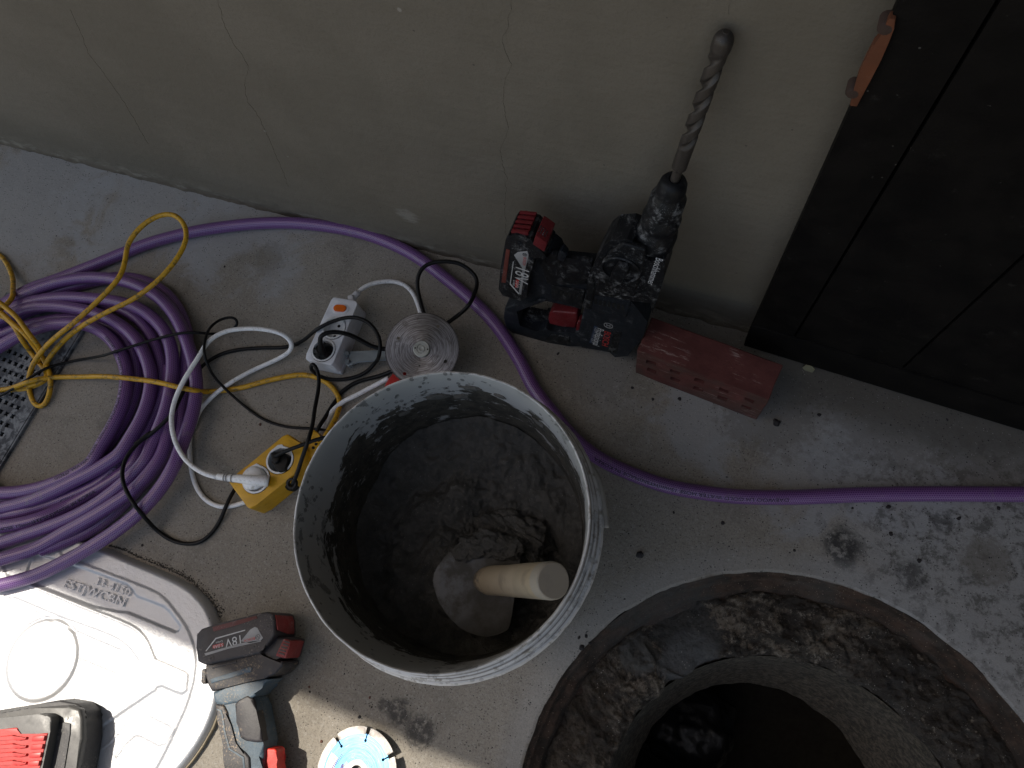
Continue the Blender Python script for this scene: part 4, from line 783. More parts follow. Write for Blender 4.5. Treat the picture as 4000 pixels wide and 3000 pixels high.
# D-handle: ring with an opening, trigger in the gap
T.pr('handle', [(165, 1080), (250, 1050), (430, 1035), (480, 1000), (560, 1010), (480, 1045), (290, 1085), (300, 1110), (290, 1240), (470, 1305), (540, 1260), (600, 1300), (790, 1310), (880, 1300), (900, 1440), (780, 1430), (600, 1400), (540, 1395), (240, 1310), (175, 1255), (155, 1170)], -.002, .031, M_HG, .005, 3)
T.pr('opening_shade', [(230, 1090), (300, 1110), (560, 1150), (560, 1250), (480, 1310), (280, 1260), (210, 1180)], -.002, .010, M_HB, .002)  # dark filler standing in for the shade inside the grip's opening
T.pr('handle_core', [(540, 1140), (870, 1200), (880, 1310), (780, 1315), (560, 1270)], -.002, .014, M_HB, .003)
T.pr('trigger', [(580, 1125), (610, 1105), (835, 1125), (845, 1190), (820, 1262), (700, 1245), (580, 1222), (570, 1180)], .0, .022, M_HR, .003, 3)
T.pr('rocker_lever', [(850, 1185), (880, 1200), (872, 1270), (845, 1330), (822, 1320), (832, 1240)], .015, .026, M_HR, .001)
T.pr('handle_trim', [(545, 1385), (600, 1320), (640, 1325), (760, 1345), (775, 1415), (700, 1410)], .028, .0325, M_HB, .001)
# mode dial
q = HP_.px(*T.P((1248, 706)), .038); dm = HP_.mat@Matrix.Translation((*q, .036))
dial = lathe('mode_dial', [(.0245, 0), (.0245, .0045), (.0228, .006), (.0215, .0035), (0, .0035)], M_HB, rh, dm, 48)
prism('dial_knob', [(-.0075, -.020), (.0075, -.020), (.0085, 0), (.0065, .020), (-.0065, .020), (-.0085, 0)], .003, .013, M_HB, dial, dm@Matrix.Rotation(-.25, 4, 'Z'), .002, 3)
for k in range(3): T.pr('dial_mark', [(1400+k*9, 700+k*0), (1405+k*9, 700), (1398+k*9, 735), (1393+k*9, 735)], .0338, .0342, M_LW, 0)
T.t('T', (1392, 738), (1420, 700), .034, M_LW); T.t('+', (1320, 810), (1350, 800), .039, M_LW)
T.t('Boschhammer', (1572, 605), (1490, 850), .034, M_LW, k=1.25); T.t('Professional', (1026, 1255), (985, 1410), .031, M_LW, k=1.35)
T.pr('name_plate', [(1000, 1240), (1030, 1245), (985, 1405), (952, 1395)], .0305, .0312, plain('label_blue', (.02, .035, .075), .5), .0002)
T.t('GBH 18V-26 F', (1008, 1250), (965, 1390), .0312, M_SILV, k=1.0); T.t('BOSCH', (1095, 1285), (1068, 1415), .031, M_LR, k=1.0)
def ringmark(Tr_, c, r, off, m, parent):
    q_ = Tr_.p.px(*Tr_.P(c), off); lathe('round_emblem', [(r, 0), (r, .0004), (r*.86, .0004), (r*.86, 0)], m, parent, Tr_.p.mat@Matrix.Translation((*q_, off+.0002)), 28, False)
    for dx in (-.35, .35): box('emblem_bar', (q_[0]+dx*r, q_[1], off+.0003), (r*.12, r*1.1, .0004), m, parent, Tr_.p.mat)
    box('emblem_bar', (q_[0], q_[1], off+.0004), (r*.7, r*.14, .0004), m, parent, Tr_.p.mat)
ringmark(T, (1130, 1235), .0068, .031, M_SILV, rh)
# battery
T.pr('battery', [(178, 440), (215, 385), (300, 185, 1), (370, 172, 1), (500, 212, 1), (640, 372, 1), (600, 470, 1), (548, 600), (450, 612), (392, 800), (372, 985), (310, 1008), (150, 960), (112, 900), (132, 700)], -.002, .037, M_HB, .005, 4)
for k in range(5):
    a_, b_ = T.l([(222, 380), (380, 398)], .036); zk = .034-k*.0074
    prism('battery_rib', [(a_[0], a_[1]-.004), (b_[0], b_[1]-.004), (b_[0], b_[1]+.0012), (a_[0], a_[1]+.0012)], zk-.0048, zk, M_HR, rh, HP_.mat, .0009, 2)
rb = T.pr('release_button', [(505, 300, 1), (612, 375, 1), (562, 475), (455, 400)], .006, .0385, M_HR, .002)
for k in range(4): T.pr('button_rib', [(505+k*20, 310+k*16), (513+k*20, 316+k*16), (483+k*20, 372+k*16), (475+k*20, 366+k*16)], .0382, .0392, M_HB, 0, parent=rb)
T.pr('battery_stripe', [(182, 530), (218, 540), (178, 842), (138, 838)], .0362, .0378, plain('faded_red', (.16, .035, .025), .6, 0, .3), .0004)
T.pr('battery_label', [(256, 585), (290, 558), (378, 548), (391, 585), (345, 780), (330, 700)], .0366, .0375, M_SILV, .0002)
T.pr('battery_label', [(338, 700), (348, 770), (322, 952), (300, 945), (300, 935), (322, 800)], .0366, .0374, M_SILV, .0002)
T.pr('battery_label', [(246, 645), (252, 646), (224, 850), (302, 940), (298, 948), (216, 856)], .0366, .0374, M_LW, 0)
T.t('18V', (272, 690), (262, 815), .0375, M_LW, k=1.15); T.pr('battery_label', [(272, 812), (302, 818), (290, 888), (264, 884)], .0368, .0376, M_LR, .0002); T.t('5.0Ah', (278, 820), (270, 882), .0377, M_LW); T.t('Li-Ion', (250, 812), (243, 862), .0375, M_LW); T.t('BOSCH', (345, 600), (335, 672), .0376, M_LR)
ringmark(T, (355, 578), .0030, .0374, M_LD, rh)
for c in ((308, 470), (415, 618), (360, 912)):
    q_ = HP_.px(*T.P(c), .037); lathe('screw', [(.0028, 0), (.0028, .0006), (.0014, .0006), (.0012, -.0002), (0, -.0002)], M_HG, rh, HP_.mat@Matrix.Translation((*q_, .037)), 14, False)
# chuck and bit about the tool's axis
c0 = Vector(HP_.mat@Vector((*HP_.px(2562, 915, .008), .008))); c1 = Vector(HP_.mat@Vector((*HP_.px(2611, 712, .010), .010))); tipw = Wy(2838, 122, YW-.0095)
cm = Matrix.Translation(c0)@(tipw-c0).to_track_quat('Z', 'Y').to_matrix().to_4x4(); Lc = (c1-c0).length; Lt = (tipw-c0).length
cp = [(.033, -.012), (.0335, .004), (.0320, .010), (.0290, .014), (.0285, Lc*.20), (.0300, Lc*.25), (.0305, Lc*.36), (.0270, Lc*.41), (.0262, Lc*.47), (.0275, Lc*.51), (.0268, Lc*.70), (.0225, Lc*.745), (.0215, Lc*.79), (.0218, Lc*.84), (.0200, Lc*.95), (.0165, Lc*1.0), (.0095, Lc*1.015), (.007, Lc*1.0)]
cp = [(r*.74, z) for r, z in cp]
lathe('chuck', cp, M_HB, rh, cm, 48, False, 50, lambda a, r, z: (r*(1+.015*noise.noise((math.cos(a)*4, math.sin(a)*4, z*50))), z))
# drill bit
bm = bmesh.new(); NB = 420; zs_ = np.linspace(Lc*.92, Lt, NB); rings_ = []; SG = 36
zA, zB, zC = Lc+ (Lt-Lc)*.085, Lc+(Lt-Lc)*.27, Lc+(Lt-Lc)*.885
for z in zs_:
    rg = []
    fl = min(1, max(0, (z-zB)/.012))*min(1, max(0, (zC-z)/.008))
    R0 = .0050 if z < zA else (.0050+(.0078-.0050)*min(1, (z-zA)/.004)); R0 = R0 if z < zB else .0079
    if z > zC: R0 = .0079+.0010*min(1, (z-zC)/.004)
    if z > Lt-.009: R0 *= math.sqrt(max(.12, 1-((z-(Lt-.009))/.0092)**2))
    tw = (z-zB)/.026*2*math.pi*.5
    for k in range(SG):
        a_ = 2*math.pi*k/SG; ph = (a_-tw)
        w_ = .5+.5*math.cos(2*ph); groove = fl*(1-min(1, w_*2.2))*.0042
        rg.append(bm.verts.new(((R0-groove)*math.cos(a_), (R0-groove)*math.sin(a_), z)))
    rings_.append(rg)
for i in range(NB-1):
    for k in range(SG): bm.faces.new((rings_[i][k], rings_[i][(k+1) % SG], rings_[i+1][(k+1) % SG], rings_[i+1][k]))
bm.faces.new(rings_[-1])
bit = from_bm('drill_bit', bm, M_STEEL, rh, cm, True); smooth_angle(bit.data, 40)
# ================================================================ BRICK
s = NT('red_brick'); v = s.O; a = s.noise(v, 30, 6, .65); b = s.noise(v, 300, 4, .7); nrm = s.sep(s.geo.outputs['Normal'])
c = s.mix(s.smooth(a, .35, .65), (.088, .022, .018), (.125, .036, .030))
k = s.math('MULTIPLY', s.smooth(s.noise(s.scale(v, (14, 110, 110)), 1.6, 8, .75), .55, .62), s.smooth(s.noise(v, 16, 3), .44, .54)); c = s.mix(s.math('MULTIPLY', k, .6), c, (.42, .32, .29))
k = s.math('LESS_THAN', s.vor(v, 150), .11); k = s.math('MULTIPLY', k, s.smooth(s.noise(v, 25, 2), .52, .56)); c = s.mix(s.math('MULTIPLY', k, .7), c, (.03, .012, .012))
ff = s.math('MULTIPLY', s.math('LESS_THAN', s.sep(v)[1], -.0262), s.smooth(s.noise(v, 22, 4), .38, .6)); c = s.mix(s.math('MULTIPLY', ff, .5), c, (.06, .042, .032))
M_BRICK = s.done(c, .85, 0, s.bump(b, .6, .0008, s.bump(a, .4, .002)))
f0, f1 = G(2470, 1462, 0), G(2956, 1642, 0); f0 = G(2400+235*.339, 1150+905*.339, 0); f1 = G(2400+1635*.339, 1150+1450*.339, 0)
bu = (f1-f0).normalized(); bn = Vector((0, 0, 1)).cross(bu)
bmat = Matrix.Translation((f0+f1)/2+bn*.0285)@Matrix.Rotation(math.atan2(bu.y, bu.x), 4, 'Z')
br = thing('brick', 'dark red perforated brick lying on its side between the rotary hammer and the gate', 'brick', bmat)
bo = prism('brick_body', [(-.095, -.0285), (.095, -.0285), (.095, .0285), (-.095, .0285)], 0, .090, M_BRICK, br, bmat, .0022, 3)
cw = bpy.data.meshes.new('c'); bm = bmesh.new()
for i in range(5):
    for j in range(2):
        mx_ = -.072+i*.0360+(.002 if j else 0); mz = .066-j*.031
        bmesh.ops.create_cube(bm, size=1, matrix=Matrix.Translation((mx_, -.010, mz))@Matrix.Diagonal((.0140, .056, .0125, 1)))
bm.to_mesh(cw); bm.free(); c_ = bpy.data.objects.new('c', cw); COL.objects.link(c_); c_.matrix_basis = bmat
m_ = bo.modifiers.new('b', 'BOOLEAN'); m_.object = c_; m_.solver = 'EXACT'; bpy.context.view_layer.update()
me2 = bpy.data.meshes.new_from_object(bo.evaluated_get(bpy.context.evaluated_depsgraph_get())); bo.modifiers.clear(); bo.data = me2; bpy.data.objects.remove(c_)
bm = bmesh.new(); bm.from_mesh(me2); bmesh.ops.triangulate(bm, faces=bm.faces)
bmesh.ops.subdivide_edges(bm, edges=[e for e in bm.edges if e.calc_length() > .012], cuts=4, use_grid_fill=True)
for q in bm.verts: q.co += Vector((noise.noise(q.co*60), noise.noise(q.co*60+Vector((5, 0, 0))), noise.noise(q.co*60+Vector((0, 9, 0)))))*.0015
bm.to_mesh(me2); bm.free(); smooth_angle(me2, 30)
# ================================================================ SILVER COVER (embossed)
LZ = .017
def wpts(pts, h=LZ): return np.array([list(G(x, y, h).xy) for x, y in pts])
L2 = lambda pts: [(p[0]*.5725, 2050+p[1]*.5725) for p in pts]
def pdist(X, Y, P, closed=True):
    d = np.full(X.shape, 1e9); ins = np.zeros(X.shape, bool); n = len(P)
    for i in range(n if closed else n-1):
        a, b = P[i], P[(i+1) % n]; e = b-a; t = np.clip(((X-a[0])*e[0]+(Y-a[1])*e[1])/(e@e+1e-12), 0, 1)
        d = np.minimum(d, np.hypot(X-a[0]-t*e[0], Y-a[1]-t*e[1]))
        if closed:
            c_ = ((a[1] > Y) != (b[1] > Y)) & (X < (b[0]-a[0])*(Y-a[1])/(b[1]-a[1]+1e-12)+a[0]); ins ^= c_
    return np.where(ins, d, -d) if closed else d
def sst(x, a, b): t = np.clip((x-a)/(b-a), 0, 1); return t*t*(3-2*t)
def smc(P, n=6):
    P = [np.array(p) for p in P]; Q = catmull([np.array([*p, 0.]) for p in P], .004); return Q[:, :2]
outl = wpts([(100, 2022), (316, 2105), (424, 2147), (515, 2185), (658, 2245), (744, 2292), (805, 2355), (840, 2430), (858, 2520), (862, 2620), (852, 2740), (815, 2850), (745, 2965), (640, 3080), (480, 3200), (200, 3300), (-150, 3330), (-500, 3260), (-760, 3080), (-880, 2800), (-880, 2480), (-760, 2200), (-500, 1990), (-200, 1930)])
outl = smc(list(outl)+[outl[0]])
B1 = smc(wpts(L2([(420, 200), (590, 270), (760, 335), (930, 400), (1100, 480), (1200, 590), (1275, 700), (1322, 820), (1338, 930), (1325, 1060), (1280, 1220), (1215, 1370), (1150, 1510), (1070, 1660), (900, 1900)])))
panel = wpts(L2([(230, 190), (590, 300), (870, 405), (905, 440), (935, 485), (1120, 555), (1160, 590), (1235, 690), (1225, 725), (1200, 735), (870, 600), (800, 595), (640, 560), (430, 480), (160, 380)]))
D1 = smc(wpts(L2([(60, 350), (270, 432), (600, 565), (840, 660), (940, 712), (1010, 790), (1040, 860), (1062, 915)])))
D2 = wpts(L2([(1062, 915), (1270, 1005), (1288, 1025), (1278, 1130), (1245, 1150), (1110, 1095), (1075, 1105), (1065, 1130)]))
D3 = wpts(L2([(800, 1580), (850, 1500), (925, 1430), (960, 1430), (1090, 1495), (1130, 1488), (1185, 1400), (1180, 1370), (1035, 1300)]))
D4 = smc(wpts(L2([(100, 500), (400, 625), (810, 785), (890, 850), (950, 930)]))); D5 = smc(wpts(L2([(60, 500), (300, 620), (560, 745), (830, 860)]))); D6 = wpts(L2([(580, 910), (800, 1000)])); D7 = wpts(L2([(640, 1285), (790, 1345), (800, 1340)])); D8 = smc(wpts(L2([(680, 1540), (760, 1480), (820, 1400), (870, 1340)])))
cc = G(*L2([(300, 920)])[0], LZ); cra = (G(*L2([(540, 920)])[0], LZ)-cc).length
x0, x1_, y0_, y1_ = outl[:, 0].min()-.004, outl[:, 0].max()+.004, -.42, outl[:, 1].max()+.004
gx_ = np.r_[np.arange(x0, -1.0, .004), np.arange(max(x0, -1.0), x1_, .0016)]; gy_ = np.arange(y0_, y1_, .0016)
X, Y = np.meshgrid(gx_, gy_, indexing='ij')
d0_ = pdist(X, Y, outl); Z = -.006+(LZ+.006)*(1-(1-np.clip((d0_+.001)/.010, 0, 1))**2.4)
dB = pdist(X, Y, B1, False); sB = pdist(X, Y, np.vstack([B1, [[-1.3, -.6], [-1.3, .1]]])); 
Z += .0016*sst(sB, -.0012, .0012)
pz = pdist(X, Y, panel); Z -= .0028*sst(pz, -.001, .002)
for D, hgt, wd in ((D1, .0016, .0015), (D2, .0009, .0012), (D3, .0009, .0012), (D4, -.0012, .0015), (D5, -.0010, .0014), (D6, .0008, .0012), (D7, .0008, .0012), (D8, .0008, .0012)):
    dd = pdist(X, Y, D, False); Z += hgt*np.exp(-(dd/wd)**2)
sD = pdist(X, Y, np.vstack([D1, D2, [[-.75, -.5], [-1.4, -.5], [-1.4, .1]]])); Z += .0016*sst(sD, -.001, .002)
dc_ = np.hypot(X-cc.x, Y-cc.y); Z += .0020*(1-sst(dc_, cra-.0035, cra+.0005))-.0012*np.exp(-((dc_-cra-.002)/.0015)**2)
rn = rng.normal(0, 1, X.shape); rn = (rn+np.roll(rn, 1, 0)+np.roll(rn, 1, 1)+np.roll(np.roll(rn, 1, 0), 1, 1))/2; Z += np.where(pz > 0, .00003, .00007)*rn*(d0_ > .003)
nx_, ny_ = X.shape; idx = np.arange(nx_*ny_).reshape(nx_, ny_); keep = d0_ > -.0035
qd = np.stack([idx[:-1, :-1], idx[1:, :-1], idx[1:, 1:], idx[:-1, 1:]], -1).reshape(-1, 4); kq = (keep[:-1, :-1] & keep[1:, :-1] & keep[1:, 1:] & keep[:-1, 1:]).ravel(); qd = qd[kq]
used = np.unique(qd); rm = np.full(nx_*ny_, -1); rm[used] = np.arange(len(used)); VV = np.stack([X.ravel(), Y.ravel(), Z.ravel()], 1)[used]
s = NT('silver_paint'); v = s.W; a = s.noise(v, 520, 3, .6); b = s.noise(v, 30, 5)
c = s.mix(b, (.50, .505, .52), (.58, .585, .60)); c = s.mix(s.math('MULTIPLY', s.math('LESS_THAN', s.vor(v, 60), .045), .9), c, (.06, .06, .06))
M_SILVER = s.done(c, .40, .35, s.bump(a, .55, .0006))
cv = thing('manhole_cover', 'large silver embossed round-cornered cover lying flat, glaring white in the sun', 'manhole cover', Matrix.Translation((-.8, -.2, 0)))
me = bpy.data.meshes.new('cover_plate'); me.vertices.add(len(VV)); me.vertices.foreach_set('co', VV.ravel()); me.loops.add(len(qd)*4); me.loops.foreach_set('vertex_index', rm[qd].ravel()); me.polygons.add(len(qd)); me.polygons.foreach_set('loop_start', np.arange(0, len(qd)*4, 4)); me.polygons.foreach_set('loop_total', np.full(len(qd), 4)); me.update(calc_edges=True)
me.polygons.foreach_set('use_smooth', [True]*len(qd)); me.materials.append(M_SILVER); o = bpy.data.objects.new('cover_plate', me); link(o); place(o, cv)
lp = Plane((0, 0, LZ), (1, 0, 0), (0, 1, 0)); Tl = Tr((0, 2050, .5725), lp, 0, cv)
def emb(body, a_, b_, hk):
    o = Tl.t(body, a_, b_, .0010, M_SILVER, k=hk); me_ = o.data; bm_ = bmesh.new(); bm_.from_mesh(me_); r_e = bmesh.ops.extrude_face_region(bm_, geom=bm_.faces[:]); bmesh.ops.translate(bm_, verts=[g for g in r_e['geom'] if isinstance(g, bmesh.types.BMVert)], vec=(0, 0, .0012)); bmesh.ops.recalc_face_normals(bm_, faces=bm_.faces); bm_.to_mesh(me_); bm_.free(); o.name = 'raised_lettering'
emb('ESTJWCBN', (430, 425), (840, 560), .8); emb('33-4150', (640, 405), (880, 490), .8)
# curved tan strip of the cover's concrete seat at its lower right
s_ = L2([(1485, 1262), (1440, 1380), (1370, 1500), (1300, 1600), (1200, 1720), (1170, 1690), (1270, 1560), (1345, 1440), (1410, 1330), (1445, 1240)])
M_TAN = plain('seat_mortar', (.28, .235, .165), .9, 0, .5, (.05, .045, .04), 30, .6)
pz0 = Plane((0, 0, .004), (1, 0, 0), (0, 1, 0)); outl_ = pz0.pts([(p[0]+14, p[1]+4) for p in s_])
prism('seat_strip', outl_, -.003, .0035, M_TAN, None, pz0.mat, .001, label='thin tan mortar strip under the right edge of the silver cover', cat='mortar strip')
# ================================================================ IMPACT DRIVER
DH = .070
dpn = Plane((0, 0, 0), (1, 0, 0), (0, 1, 0))
dv_ = thing('impact_driver', 'worn blue and black cordless impact driver with red trigger lying on its side', 'impact driver', Matrix.Translation(G(950, 2700, 0)))
T = Tr((700, 2350, .4295), dpn, DH, dv_)
s = NT('dusty_black_grip'); v = s.O
def dusty(name, col, dust, dc=(.36, .27, .17)):
    s = NT(name); v = s.O; a = s.noise(v, 45, 6, .7); b = s.noise(v, 380, 3, .7); e = s.noise(v, 14, 4)
    c = s.mix(s.smooth(a, .35, .65), col, tuple(x*1.7 for x in col)); k = s.math('MULTIPLY', s.smooth(b, .60-dust*.08, .66-dust*.06), s.smooth(e, .42, .62)); c = s.mix(s.math('MULTIPLY', k, .75), c, dc)
    k = s.math('MULTIPLY', s.smooth(a, .56, .72), dust*.5); c = s.mix(k, c, tuple(x*.6 for x in dc)); return s.done(c, .5, 0, s.bump(b, .35, .0006))
M_DB = dusty('driver_black', (.020, .018, .020), .75); M_DBL = dusty('driver_blue', (.045, .07, .092), .8); M_DR = dusty('driver_red', (.52, .025, .015), .25, (.3, .2, .14)); M_BB = dusty('battery_black', (.024, .021, .023), .3, (.2, .17, .14))
T.pr('battery', [(155, 300), (200, 248), (300, 215), (700, 112), (800, 90), (850, 105), (868, 170), (870, 300), (800, 400), (745, 425), (740, 470), (240, 578), (165, 545), (155, 420)], .001, DH, M_BB, .006, 4)
T.pr('battery_flank', [(740, 470), (745, 400), (830, 320), (930, 320), (1010, 340), (960, 520), (880, 530), (800, 525)], .004, DH-.012, M_BB, .004, 3)
for k in range(6): T.pr('battery_rib', [(868+k*20, 118+k*9), (882+k*20, 124+k*9), (900+k*16, 262+k*7), (886+k*16, 255+k*7)], .012, DH-.004-k*.006, M_DR if False else plain('worn_red', (.22, .02, .018), .5, 0, .3) if k == 0 else bpy.data.materials['worn_red'], .001)
rb = T.pr('release_button', [(948, 335), (1020, 360), (968, 520), (872, 495)], .020, DH-.006, bpy.data.materials['worn_red'], .002)
for k in range(5): T.pr('button_rib', [(958-k*14, 355+k*26), (1005-k*12, 368+k*27), (1002-k*12, 380+k*27), (954-k*14, 367+k*26)], .060, .0652, M_BB, 0, parent=rb)
T.pr('battery_stripe', [(300, 232), (500, 178), (700, 128), (712, 152), (500, 222), (312, 272)], DH-.001, DH+.0006, plain('scuffed_red', (.13, .035, .03), .6, 0, .4), .0003)
T.pr('battery_label', [(232, 455), (500, 300), (600, 285), (640, 240), (690, 228), (730, 280), (765, 335), (740, 362), (440, 425), (240, 490)], DH-.0004, DH+.0003, M_LD, 0)
T.pr('battery_label', [(560, 360), (645, 255), (688, 230), (712, 240), (762, 330), (742, 352), (640, 378)], DH, DH+.0007, M_SILV, 0)
T.pr('battery_label', [(228, 472), (560, 378), (742, 350), (742, 362), (440, 430), (240, 492)], DH, DH+.0007, M_SILV, 0)
T.pr('battery_label', [(238, 450), (330, 330), (600, 255), (598, 264), (336, 340), (246, 450)], DH, DH+.0007, M_LW, 0)
T.pr('battery_label', [(305, 398), (400, 375), (402, 402), (306, 427)], DH, DH+.0007, M_LR, 0)
T.t('18V', (556, 305), (415, 345), DH+.0004, M_LW, k=1.05); T.t('5.0Ah', (398, 380), (310, 402), DH+.0008, M_LW); T.t('Li-Ion', (393, 352), (335, 366), DH+.0004, M_LW); T.t('BOSCH', (688, 322), (590, 346), DH+.0008, M_LR)
ringmark(T, (716, 322), .0034, DH+.0004, M_LD, dv_)
for c in ((815, 225), (298, 512), (690, 405)):
    q_ = dpn.px(*T.P(c), DH); lathe('screw', [(.0030, 0), (.0030, .0006), (.0015, .0006), (.0012, -.0004), (0, -.0004)], M_LD, dv_, Matrix.Translation((*q_, DH)), 14, False)
T.pr('tool_foot', [(240, 570), (480, 520), (690, 455), (740, 450), (765, 520), (940, 540), (945, 580), (870, 660), (770, 700), (600, 735), (430, 780), (295, 820), (262, 760), (232, 660)], .008, .062, M_DB, .006, 4)
T.pr('foot_clip', [(205, 612), (240, 610), (240, 745), (215, 755), (195, 730)], .02, .045, M_DB, .003)
T.pr('foot_inlay', [(280, 705), (640, 592), (665, 600), (650, 640), (440, 700), (290, 745)], .058, .0632, M_DBL, .001)
T.pr('foot_ridge', [(290, 590), (520, 535), (522, 555), (300, 612)], .058, .0630, M_DB, .001)
T.pr('neck', [(298, 825), (430, 785), (600, 742), (760, 702), (830, 705), (740, 770), (690, 860), (620, 900), (400, 945), (325, 920)], .012, .058, M_DBL, .008, 4)
T.pr('handle', [(318, 900), (520, 840), (680, 850), (705, 960), (735, 1120), (765, 1290), (770, 1400), (742, 1620), (760, 1900), (400, 1900), (418, 1560), (395, 1300), (350, 1080)], .012, .056, M_DBL, .010, 5)
T.pr('grip_pad', [(500, 935), (540, 890), (620, 850), (670, 880), (700, 990), (735, 1150), (762, 1280), (700, 1285), (600, 1270), (550, 1240), (520, 1100)], .040, .0592, M_DB, .005, 4)
T.pr('grip_side', [(325, 930), (405, 940), (440, 1010), (450, 1130), (495, 1300), (600, 1370), (640, 1420), (650, 1600), (420, 1600), (420, 1450), (395, 1290), (345, 1080)], .030, .0585, M_DB, .003, 3)
T.pr('grip_line', [(340, 975), (385, 985), (398, 1030), (420, 1180), (460, 1340), (590, 1410), (605, 1600), (590, 1600), (575, 1420), (448, 1350), (405, 1180), (385, 1035), (375, 998), (340, 990)], .056, .0592, M_DBL, .0005)
T.pr('trigger', [(755, 1365), (800, 1335), (868, 1338), (890, 1362), (884, 1400), (876, 1440), (884, 1490), (905, 1560), (860, 1700), (745, 1700), (742, 1500)], .022, .048, M_DR, .004, 4)
T.pr('tool_head', [(300, 1900), (1000, 1900), (1080, 2000), (1080, 2250), (950, 2330), (250, 2330), (200, 2250), (200, 2000)], .004, .068, M_DB, .012, 4)
# ================================================================ SECOND BATTERY, lower left corner
vc = thing('battery_pack', 'black battery pack with bright red ribbed end resting on the silver cover', 'battery', Matrix.Translation(G(100, 2900, LZ)))
T = Tr((0, 2600, .2411), dpn, .07, vc)
M_VB = dusty('pack_black', (.035, .034, .036), .25, (.25, .23, .2)); M_VG = plain('pack_grey', (.10, .098, .095), .38, 0, .35, (.3, .29, .26), 80); M_VR = plain('pack_red', (.62, .045, .04), .42, 0, .18, (.5, .3, .28), 60)
z_ = LZ+.003
T.pr('base_shell', [(-900, 860), (0, 720), (600, 622), (940, 560), (1225, 612), (1290, 650), (1385, 745), (1370, 850), (1400, 920), (1385, 1190), (1320, 1560), (1250, 2100), (-900, 2400)], z_, z_+.034, M_VB, .006, 4)
T.pr('side_step', [(-900, 900), (0, 780), (500, 690), (1100, 640), (1290, 700), (1330, 850), (1330, 1200), (1230, 1700), (1150, 2100), (-900, 2400)], z_+.03, z_+.042, M_VG, .004, 3)
T.pr('side_panel', [(820, 880), (1140, 940), (1130, 1100), (1040, 1650), (980, 2000), (600, 2000), (700, 1500)], z_+.036, z_+.0435, M_VB, .001)
T.pr('top_shell', [(-900, 1000), (0, 850), (620, 785), (760, 790), (825, 830), (835, 900), (810, 1080), (760, 1320), (680, 1700), (600, 2100), (-900, 2300)], z_+.03, z_+.058, M_VG, .005, 4)
T.pr('red_cap', [(-900, 1200), (0, 1035), (262, 1003), (285, 1020), (325, 1125), (640, 1105), (775, 1090), (720, 1300), (640, 1650), (580, 2000), (-900, 2200)], z_+.05, z_+.0592, M_VR, .002, 3)
for r_i in range(7):
    y = 1150+r_i*135
    T.pr('cap_rib', [(-600, y+60), (-100, y+10), (200, y-25), (300, y+20), (420, y+5), (410, y+50), (280, y+70), (180, y+35), (-100, y+70), (-600, y+120)], z_+.058, z_+.063, M_VR, .0012, 2)
    T.pr('cap_block', [(520-r_i*22, y-5), (720-r_i*28, y-15), (700-r_i*28, y+70), (505-r_i*22, y+80)], z_+.058, z_+.0625, M_VR, .0012, 2)
for k in range(4): x = 30+k*120; T.pr('vent_slot', [(x, 770-k*22), (x+65, 755-k*22), (x+20, 800-k*22), (x-35, 812-k*22)], z_+.0335, z_+.0345, M_GAP, 0)
ic = T.pr('lock_icon', [(905, 1075), (925, 1035), (1018, 1025), (1000, 1090)], z_+.0432, z_+.0439, M_VG, 0)
T.pr('lock_icon', [(930, 1060), (945, 1045), (985, 1042), (980, 1075), (940, 1078)], z_+.0437, z_+.0443, M_VB, 0)
T.pr('lock_icon', [(925, 1140), (962, 1142), (955, 1205), (915, 1203)], z_+.0432, z_+.0439, M_VG, 0)
T.pr('lock_icon', [(850, 1655), (910, 1610), (900, 1660)], z_+.0432, z_+.0439, M_VG, 0)
# ================================================================ BLUE DIAMOND BLADE
bz = .006; bc_ = G(1392, 3022, bz+.006); brd = .0570
s = NT('segment_steel'); v = s.O; a = s.noise(s.scale(v, (1, 1, 1)), 90, 7, .7)
c = s.mix(s.smooth(a, .4, .6), (.36, .33, .30), (.52, .50, .48)); M_SEG = s.done(c, .5, .3, s.bump(a, .5, .0008))
s = NT('blue_disc_paint'); v = s.O; sp = s.sep(v); rr = s.math('SQRT', s.math('ADD', s.math('MULTIPLY', sp[0], sp[0]), s.math('MULTIPLY', sp[1], sp[1])))
cb = s.t.nodes.new('ShaderNodeCombineXYZ'); s.L(s.math('MULTIPLY', rr, 700.), cb.inputs[0]); s.L(s.math('MULTIPLY', s.math('ARCTAN2', sp[1], sp[0]), 2.), cb.inputs[1])
g_ = s.noise(cb.outputs[0], 1, 6, .65); c = s.mix(s.smooth(g_, .35, .6), (.035, .19, .44), (.08, .29, .55)); c = s.mix(s.math('MULTIPLY', s.smooth(g_, .60, .72), .7), c, (.42, .44, .46))
M_BLUE = s.done(c, .32, .3, s.bump(g_, .3, .0003))
bmx = Matrix.Translation(bc_)@Matrix.Rotation(math.radians(-7), 4, 'Y')@Matrix.Rotation(math.radians(-2), 4, 'X')
bl = thing('diamond_blade', 'blue segmented diamond cutting blade lying in the sun at the bottom edge', 'saw blade', bmx)
bpl = Plane(bc_, bmx.to_3x3()@Vector((1, 0, 0)), bmx.to_3x3()@Vector((0, 1, 0)))
ZB = (1200, 2800, .2034); slots = []
for p in ((675, 590), (1155, 495), (1510, 820)):
    q = bpl.px(ZB[0]+p[0]*ZB[2], ZB[1]+p[1]*ZB[2]); slots.append(math.atan2(q[1], q[0]))
st_ = (slots[0]-slots[2])/2; slots = [slots[0]+k*st_*1.0 for k in range(20)]; slots = [a_ for a_ in slots if a_ < slots[0]+2*math.pi-.2]; nS = len(slots); slots = [slots[0]+k*2*math.pi/nS for k in range(nS)]
cu = bpy.data.curves.new('core', 'CURVE'); cu.dimensions = '2D'; cu.fill_mode = 'BOTH'; cu.extrude = .0006; op = []
